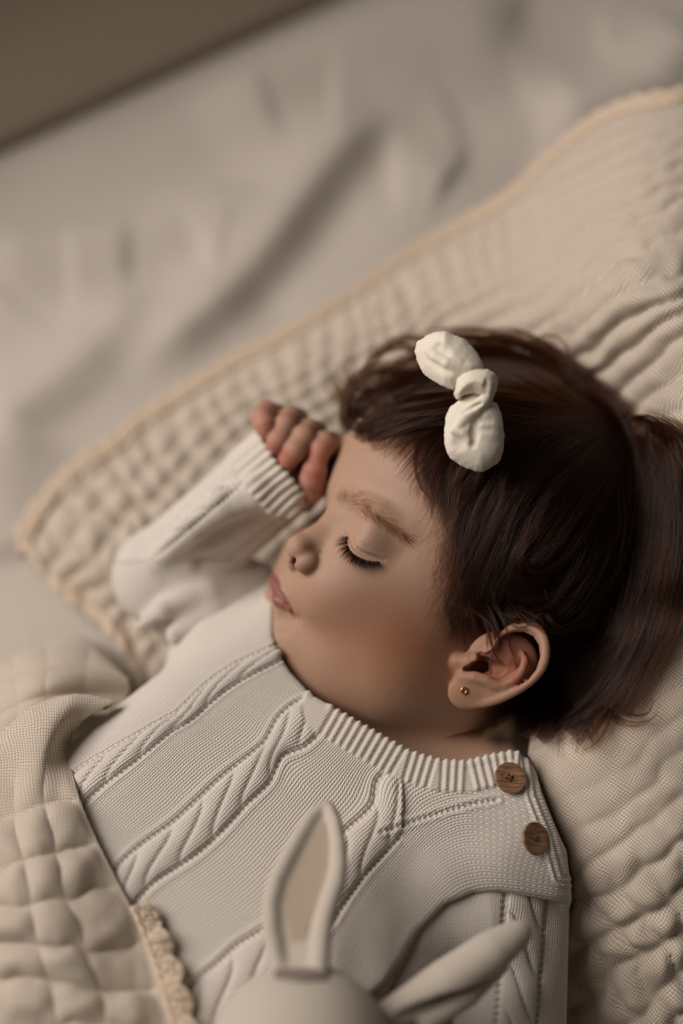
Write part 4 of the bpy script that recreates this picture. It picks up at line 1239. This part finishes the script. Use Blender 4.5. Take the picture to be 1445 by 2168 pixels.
# locks: pixel path, root width, tip width, count, lift at middle and tip (mm)
G = [
 ([(1330,895),(1240,850),(1140,800),(1040,765),(950,760),(880,790),(820,830)], 22, 30, 700, 9, 8),
 ([(1330,890),(1230,820),(1130,765),(1030,735),(960,730),(900,750)], 18, 26, 500, 10, 10),
 ([(1340,885),(1260,830),(1180,765),(1110,730),(1040,722),(990,735)], 16, 24, 350, 9, 8),
 ([(1320,900),(1200,880),(1100,860),(1010,850),(930,860),(850,880),(770,900)], 24, 26, 700, 8, 4),
 ([(980,820),(900,830),(830,850),(780,875),(750,895),(745,880),(750,862)], 26, 8, 620, 7, 6),
 ([(960,850),(880,860),(820,880),(770,897),(748,903)], 22, 9, 420, 5, 3),
 ([(950,790),(890,790),(830,810),(780,840),(752,860),(748,840),(765,815)], 20, 12, 180, 9, 12),
 ([(940,880),(890,885),(840,905),(800,925),(775,940)], 16, 20, 60, 2, 1.2),
 ([(1310,905),(1210,900),(1120,920),(1040,960),(985,1020),(955,1080)], 30, 26, 800, 7, 2),
 ([(1000,900),(970,960),(960,1020),(965,1080),(990,1130)], 26, 20, 350, 3, 2),
 ([(950,890),(915,920),(905,970),(915,1020),(940,1060)], 14, 14, 110, 1.6, 1),
 ([(930,880),(880,910),(850,940),(835,975)], 10, 12, 34, 1, .8),
 ([(1315,910),(1230,930),(1150,980),(1090,1050),(1050,1130),(1020,1210),(1000,1290)], 34, 30, 1100, 8, 3),
 ([(1320,915),(1250,950),(1180,1010),(1120,1090),(1080,1180),(1050,1260),(1045,1330)], 36, 26, 1200, 9, 5),
 ([(1070,1000),(1020,1060),(990,1140),(980,1220),(965,1290)], 30, 24, 500, 4, 2),
 ([(1060,1200),(1050,1260),(1055,1320),(1052,1370)], 20, 7, 160, 6, 5),
 ([(1330,920),(1270,990),(1210,1070),(1150,1150),(1120,1190),(1140,1240),(1180,1290)], 40, 30, 1300, 10, 9),
 ([(1335,920),(1300,1000),(1250,1090),(1190,1170),(1130,1210),(1100,1195)], 40, 26, 900, 11, 12),
 ([(1120,1180),(1160,1215),(1215,1230),(1275,1215),(1320,1180)], 24, 18, 260, 11, 12),
 ([(1110,1190),(1125,1250),(1160,1300),(1200,1330)], 20, 20, 260, 10, 11),
 ([(1345,920),(1330,1020),(1300,1120),(1260,1210),(1200,1290),(1140,1310),(1090,1300)], 40, 24, 1200, 11, 9),
 ([(1350,915),(1370,1010),(1365,1120),(1340,1230),(1300,1340),(1240,1420),(1190,1460)], 40, 36, 1500, 11, 10),
 ([(1360,910),(1400,1000),(1410,1110),(1395,1220),(1370,1330),(1330,1420),(1290,1500)], 40, 34, 2600, 11, 8),
 ([(1365,905),(1420,980),(1440,1080),(1430,1180),(1410,1260),(1385,1330)], 30, 26, 1900, 8, 5),
 ([(1350,890),(1400,900),(1440,940),(1465,1010),(1470,1100)], 14, 20, 300, 10, 12),
 ([(1300,1100),(1270,1220),(1230,1330),(1190,1420),(1160,1500),(1120,1545)], 50, 34, 1500, 9, 8),
 ([(1240,1300),(1220,1380),(1170,1450),(1110,1500),(1050,1530),(1000,1560)], 40, 22, 1100, 6, 4),
 ([(1330,1250),(1310,1350),(1280,1440),(1240,1510),(1200,1550)], 40, 30, 900, 8, 8),
 ([(1200,1460),(1150,1500),(1090,1525),(1030,1540)], 30, 18, 500, 4, 2),
 ([(1270,1480),(1300,1510),(1340,1525),(1375,1515),(1390,1480)], 14, 12, 40, 3, 1),
 ([(1230,1490),(1260,1540),(1290,1590)], 20, 22, 22, 3, 2),
 ([(1180,1500),(1190,1560),(1200,1600)], 30, 30, 26, 3, 1),
 ([(1100,1280),(1130,1300),(1190,1310),(1250,1290)], 14, 16, 110, 9, 9),
]
G += [
 ([(900,760),(850,740),(800,760),(775,800),(790,840),(830,845)], 16, 16, 60, 10, 16),
 ([(880,800),(820,790),(770,810),(748,850),(755,890),(785,900)], 16, 10, 120, 8, 10),
 ([(930,740),(880,720),(830,730),(790,770),(765,830)], 14, 20, 50, 10, 14),
 ([(820,880),(770,893),(748,885),(744,862),(756,850)], 12, 5, 300, 5, 6),
 ([(1160,760),(1190,775),(1215,805),(1212,840)], 14, 8, 120, 8, 7),
 ([(1130,740),(1160,720),(1190,740),(1205,790)], 10, 12, 30, 12, 14),
 ([(1330,880),(1380,885),(1425,925),(1450,990)], 8, 8, 120, 8, 9),
 ([(1390,1050),(1440,1080),(1480,1070)], 14, 14, 60, 10, 10),
 ([(1410,1180),(1450,1150),(1490,1090)], 10, 14, 60, 8, 10),
 ([(1360,1280),(1400,1310),(1450,1310)], 8, 10, 30, 6, 6),
 ([(1330,1330),(1370,1360),(1380,1400)], 16, 10, 120, 6, 4),
 ([(1000,1270),(1035,1305),(1050,1345),(1052,1390),(1062,1420)], 16, 7, 260, 12, 15),
 ([(1060,1280),(1095,1300),(1130,1325),(1170,1350),(1230,1345),(1290,1330)], 12, 14, 160, 16, 17),
 ([(1120,1270),(1150,1305),(1200,1330),(1260,1320)], 20, 16, 320, 14, 14),
 ([(1040,1250),(1070,1300),(1110,1320),(1150,1318)], 20, 12, 260, 12, 14),
 ([(1050,1300),(1075,1370),(1110,1400),(1160,1398)], 5, 8, 12, 15, 17),
 ([(1150,1000),(1100,1030),(1060,1060)], 40, 20, 300, 10, 8),
]
strands, rads = [], []
def add_strand(pts2, w, r0, r1):
    P = Lm(pts2[:, 0], pts2[:, 1], w)
    strands.append(P); rads.append(np.linspace(r0, r1, len(P)))
samp, sdir = [], []
for g_ in G:
    gp, ws, wt_, cnt, l1, l2 = g_
    c = catmull(gp, 16)
    T = np.gradient(c, axis=0); T /= np.linalg.norm(T, axis=1, keepdims=True)
    if cnt > 200:
        samp.extend(c[::3].tolist()); sdir.extend(T[::3].tolist())
    Nn2 = np.stack([-T[:, 1], T[:, 0]], 1)
    t = np.linspace(0, 1, 16)
    nl = max(3, int(cnt / 22))
    lockoff = rng.randn(nl) * .8; lockw = rng.rand(nl); lockph = rng.rand(nl) * 6.28; lockl = .75 + .4 * rng.rand(nl); locklift = rng.rand(nl)
    for i in range(cnt):
        q = rng.randint(nl)
        e0 = lockoff[q] * ws + rng.randn() * ws * .28
        e1 = lockoff[q] * wt_ + rng.randn() * wt_ * (.07 + .11 * rng.rand())
        off = e0 * (1 - t) + e1 * t + np.sin(t * (3 + 3 * lockw[q]) + lockph[q]) * 19 * t * (1 if cnt > 60 else .4) + np.sin(t * 9 + rng.rand() * 6.28) * 2.2 * t
        s0 = rng.rand() * .45 if cnt > 200 else rng.rand() * .15
        s1 = min(1.0, max(s0 + .25, lockl[q] + .1 * rng.randn()))
        if gp[-1][0] < 1060 and gp[-1][1] > 900: s1 = max(s0 + .12, s1 - .45 * rng.rand() ** 2)
        idx = np.linspace(s0, s1, 12) * 15
        p2 = np.stack([np.interp(idx, np.arange(16), (c[:, a] + Nn2[:, a] * off)) for a in (0, 1)], 1)
        tl = np.linspace(0, 1, 12)
        lay = .15 + 1.3 * (.75 * locklift[q] ** 1.3 + .25 * rng.rand())
        lift = (np.interp(tl, [0, .45, 1], [0.2 + 3 * s0, l1, l2])) * lay
        add_strand(p2, scalp_w(p2[:, 0], p2[:, 1]) + lift, .060, .022)
# under-layer over the whole scalp following the same flow
DT = TPS(np.array(samp), np.array(sdir), 2.0)
HP = np.array([(745,900),(760,860),(840,800),(960,760),(1100,745),(1200,800),(1330,860),(1420,930),(1445,1060),(1425,1200),(1375,1370),(1310,1490),(1180,1520),(1050,1540),(1010,1545),(1100,1490),(1175,1430),(1185,1360),(1150,1300),(1090,1290),(1050,1330),(1000,1300),(985,1180),(965,1080),(935,985),(890,915),(820,895)], float)
M_ = 60000
cand = np.stack([rng.uniform(740, 1450, M_), rng.uniform(740, 1550, M_)], 1)
cand = cand[in_poly(cand[:, 0], cand[:, 1], HP)]
cand = np.vstack([cand[:15000], cand[15000:][cand[15000:, 0] > 1330][:4500]])
# the part of the scalp seen edge-on and behind gets roots too
cur = cand.copy(); path = [cur]
for s in range(9):
    d = DT(cur); d /= np.linalg.norm(d, axis=1, keepdims=True) + 1e-6
    ang = .35 * noise2(cur[:, 0], cur[:, 1], 40.0, 3)
    d = np.stack([d[:, 0] * np.cos(ang) - d[:, 1] * np.sin(ang), d[:, 0] * np.sin(ang) + d[:, 1] * np.cos(ang)], 1)
    cur = cur + d * rng.uniform(8, 14, (len(cur), 1)); path.append(cur)
path = np.stack(path, 1)
nf = 1 + noise2(path[:, 0, 0], path[:, 0, 1], 25.0, 4)
for p2, n_ in zip(path, nf):
    lf = np.linspace(.2, 1, 10) * (2.0 + 3.5 * rng.rand()) * (.6 + .5 * n_)
    add_strand(p2, scalp_w(p2[:, 0], p2[:, 1]) + lf, .065, .03)
# soft down at the temple and hairline
for i in range(3200):
    s = rng.rand(); c = catmull([(800,905),(870,905),(915,950),(945,1040),(960,1130),(962,1220),(975,1290),(1010,1320)], 100)[int(s * 99)]
    p0 = c + rng.randn(2) * np.array([20, 14])
    a = math.radians(np.interp(s, [0, .2, .4, 1], [150, 120, 100, 108]) + rng.randn() * 14)
    st = np.arange(8)[:, None] * rng.uniform(3, 7)
    bend = np.cumsum(np.full(8, rng.randn() * .06))
    p2 = p0 + np.cumsum(np.stack([np.cos(a + bend), np.sin(a + bend)], 1) * rng.uniform(3, 9), 0)
    add_strand(p2, scalp_w(p2[:, 0], p2[:, 1]) + .25 + .1 * np.arange(8) * rng.rand(), .026, .008)
# fly-away hairs
FL = [((745,860),(-60,-90),60,26),((900,740),(-90,-60),70,30),((1150,730),(120,-30),70,30),((1380,900),(70,30),50,24),((1420,1150),(60,80),60,26),((1290,1490),(90,80),50,30),((1150,1540),(30,80),40,24),((1200,760),(60,-70),40,14)]
for (cx, cy), (dx, dy), sp, n_ in FL:
    for i in range(int(n_ * 1.7)):
        p0 = np.array([cx, cy]) + rng.randn(2) * 22
        a = math.atan2(dy, dx) + rng.randn() * .7; ln = sp * rng.uniform(.8, 2.2)
        k_ = rng.randn() * 2.2
        tt_ = np.linspace(0, 1, 12)
        an = a + k_ * tt_
        p2 = p0 + np.cumsum(np.stack([np.cos(an), np.sin(an)], 1) * ln / 12, 0)
        w0 = scalp_w(p0[:1], p0[1:])[0]
        add_strand(p2, w0 + 4 + 6 * tt_ * rng.rand(), .032, .012)
# curl behind the fist at the far brow
for i in range(14):
    c = catmull([(691,1028),(690,1045),(695,1062),(694,1085),(688,1098)], 10) + rng.randn(2) * 1.6
    add_strand(c, scalp_w(c[:, 0], c[:, 1]) * 0 - 45 + rng.rand() * 2, .02, .008)
hair_o = hair_obj('hair', strands, rads, M_HAIR, baby, 'dark brown tousled hair')

# back of the head: the side against the pillow carries hair as well
M_LASH = mat_hair('lash', 1.0, .3)
ls, lr = [], []
lid = catmull(LID[1:], 60)
for i in range(290):
    s = rng.rand() ** .9; c = lid[int(s * 52)] + rng.randn(2) * .5 + np.array([-.5, 1.0])
    a = math.radians(np.interp(s, [0, .3, .6, 1], [186, 152, 118, 82]) + rng.randn() * 9)
    ln = np.interp(s, [0, .15, .5, .8, 1], [25, 37, 35, 27, 14]) * rng.uniform(.7, 1.08)
    tt_ = np.linspace(0, 1, 8); an = a + math.radians(-22 + 10 * rng.randn()) * (tt_ - .2)
    p2 = c + np.cumsum(np.stack([np.cos(an), np.sin(an)], 1) * ln / 8, 0)
    w = float(FM(c[0], c[1]))
    ls.append(Lm(p2[:, 0], p2[:, 1], w - .3 + 2.4 * tt_ ** 1.3)); lr.append(np.linspace(.095, .02, 8))
far = catmull([(683,1104),(676,1108),(668,1110)], 12)
for i in range(34):
    c = far[rng.randint(12)]; a = math.radians(178 + rng.randn() * 12); ln = rng.uniform(12, 24)
    tt_ = np.linspace(0, 1, 6); p2 = c + np.stack([np.cos(a + .2 * tt_), np.sin(a + .2 * tt_)], 1) * (ln * tt_)[:, None]
    ls.append(Lm(p2[:, 0], p2[:, 1], -52 - 2 * tt_)); lr.append(np.linspace(.11, .02, 6))
hair_obj('eyelashes', ls, lr, M_LASH, baby, 'dark lashes of the closed eye')
M_BROW = mat_hair('brow_hair', .62, .85)
bs, br = [], []
bc = catmull([(716,1052),(738,1058),(762,1068),(782,1086),(812,1105),(845,1127),(870,1145)], 100)
for i in range(760):
    s = rng.rand() ** .95; c = bc[int(s * 99)]
    wd = np.interp(s, [0, .25, .5, 1], [13, 17, 14, 8])
    o = rng.randn() * .55
    nrm = np.array([-.45, .9]); c = c + nrm * o * wd + rng.randn(2) * 1.5
    # hairs fan upward at the inner end and lie along the arch further out
    a = math.radians(np.interp(s, [0, .12, .3, .45, 1], [-112, -88, -15, 34, 36]) + rng.randn() * 10 - 18 * -o)
    ln = np.interp(s, [0, .15, .3, 1], [12, 17, 22, 20]) * rng.uniform(.6, 1.1)
    tt_ = np.linspace(0, 1, 7); an = a + math.radians(np.interp(s, [0, .3, 1], [40, 34, 8])) * tt_
    p2 = c + np.cumsum(np.stack([np.cos(an), np.sin(an)], 1) * ln / 7, 0)
    ww = FM(p2[:, 0], p2[:, 1])
    bs.append(Lm(p2[:, 0], p2[:, 1], ww + .15 + .25 * tt_)); br.append(np.linspace(.026, .008, 7))
hair_obj('eyebrow', bs, br, M_BROW, baby, 'fine brown eyebrow')

# gold stud in the lobe
M_GOLD = mat_base('gold', .28, (.72, .42, .14), spec=.5)[0]; M_GOLD.node_tree.nodes['Principled BSDF'].inputs['Metallic'].default_value = 1
ew = trace_w(body, np.array([982.]), np.array([1461.]))[0]
ec = L(982, 1462, ew + .5)
def stud(P):
    q = P - ec
    r = np.hypot(q[:, 0], q[:, 1]); ring = np.hypot(r - 1.1, q[:, 2]) - .55
    return smin(ring, ell(q, np.zeros(3), (1.2, 1.2, .4)), .15)
V, Q = surface_nets(stud, ec - 2.2, ec + 2.2, .13); mesh_obj('earring', project(stud, V, 1), Q, M_GOLD, baby)['label'] = 'small round gold stud earring'
# ------------------------------------------------------------------ muslin hair bow
M_BOW = cloth_mat('bow_muslin', (0.84, 0.77, 0.66), weave=.5, pitch=3.6, dist=.00018)
bow = empty('hair_bow', tuple(to_world(L(1000, 850, 10)[None])[0]), 'cream muslin knotted bow clipped in dark hair', 'hair bow')
def c4(pts): return [(850 + x / 5.78, 680 + y / 5.78) for x, y in pts]
UP = np.array(c4([(150,370),(190,260),(300,180),(430,130),(540,120),(640,180),(750,220),(860,310),(940,400),(990,490),(1005,560),(930,680),(800,760),(680,800),(630,860),(540,820),(420,750),(300,660),(230,590),(190,480)]))
LOW = np.array(c4([(720,940),(600,1040),(550,1150),(530,1290),(510,1400),(520,1500),(560,1620),(640,1700),(760,1770),(900,1840),(1000,1850),(1100,1790),(1200,1690),(1240,1560),(1255,1400),(1250,1250),(1210,1100),(1160,1010),(1090,980),(1000,900),(880,860)]))
KN = np.array(c4([(690,960),(640,880),(645,780),(680,690),(760,620),(850,580),(950,575),(1050,590),(1120,640),(1170,740),(1165,850),(1110,970),(1040,985),(1000,930),(870,890),(760,920)]))
def puff(P, poly, wfn, T, R):
    px, py = proj(P)
    s = poly_sd(px, py, poly) * .186
    di = np.clip(-s / R, 0, 1)
    th = T * np.sqrt(np.clip(1 - (1 - di) ** 2, 0, 1))
    h = np.abs(P[..., 2] - wfn(px, py))
    return np.where(s > 0, np.hypot(s, h), (h - th) * .55 if True else 0)
def bw(px, py): return 11.0 + np.clip(-(py - 850) * .012, -3, 2) - np.clip((940 - px) / 60.0, 0, 1) * 9
def cc(pts, off):
    a = np.array(c4(pts)); return [L(x, y, float(bw(x, y)) + off) for x, y in a]
def loop_up(P):
    d = puff(P, UP, bw, 6.0, 8.0)
    d = smax(d, -chain(P, cc([(430,330),(500,400),(600,470)], 6.6), [2.2, 2.6, 1.2], 1), 2)
    d = smax(d, -chain(P, cc([(640,470),(760,520),(880,540)], 6.8), [1.0, 1.2, .6], 1), 1.2)
    d = smin(d, chain(P, cc([(330,350),(420,430),(560,505),(700,545),(820,600)], 4.6), [1.4, 1.8, 1.9, 1.6, 1.2], .5), 1.4)
    d = smax(d, -chain(P, cc([(300,480),(440,570),(580,640)], 6.2), [.8, 1.2, .8], .5), 1.5)
    return d
def loop_low(P):
    d = puff(P, LOW, bw, 7.0, 9.0)
    d = smax(d, -chain(P, cc([(1020,1060),(950,1160),(905,1260),(880,1400),(870,1520)], 7.4), [1.0, 1.4, 1.5, 1.8, 1.2], .6), 1.2)
    d = smin(d, chain(P, cc([(1010,960),(900,1060),(780,1150),(690,1280)], 6.2), [2.4, 2.3, 1.9, 1.0], .6), 1.8)
    d = smax(d, -chain(P, cc([(960,1010),(860,1060),(740,1110),(650,1200)], 8.0), [.7, .9, .9, .5], .4), .9)
    d = smax(d, -sph(P, cc([(690,1500)], 9.0)[0], 3.2), 2.5)
    d = smax(d, -chain(P, cc([(990,1200),(1100,1215),(1200,1190)], 7.2), [1.0, .9, .5], .4), 1.3)
    d = smax(d, -chain(P, cc([(960,1330),(1080,1340),(1220,1330)], 7.6), [.9, .8, .5], .4), 1.3)
    d = smin(d, chain(P, cc([(620,1340),(740,1370),(820,1450)], 6.2), [.8, 1.3, .8], .5), 1.6)
    return d
def knot(P):
    d = puff(P, KN, lambda x, y: bw(x, y) + 2.5, 7.8, 7.5)
    d = smax(d, -chain(P, cc([(1060,680),(1040,780),(1035,880),(1060,960)], 9.6), [.8, 1.1, 1.1, 1.0], .4), .8)
    return smax(d, -chain(P, cc([(700,900),(850,850),(980,860)], 9.8), [.7, .7, .5], .4), 1.0)
for nm, f, poly in (('loop', loop_up, UP), ('loop', loop_low, LOW), ('knot', knot, KN)):
    lo = L(poly[:, 0].min(), poly[:, 1].max(), 15) - np.array([4, 4, 24]); hi = L(poly[:, 0].max(), poly[:, 1].min(), 15) + np.array([4, 4, 18])
    V, Q = surface_nets(f, lo, hi, .55); V = project(f, V, 1)
    px, py = proj(V)
    V += grad(f, V) * (.10 * vnoise(V, 2.2) + .16 * vnoise(V, 5.0))[:, None]
    mesh_obj(nm, V, Q, M_BOW, bow, attrs={'weave': np.stack([px, py, px * 0], -1)})
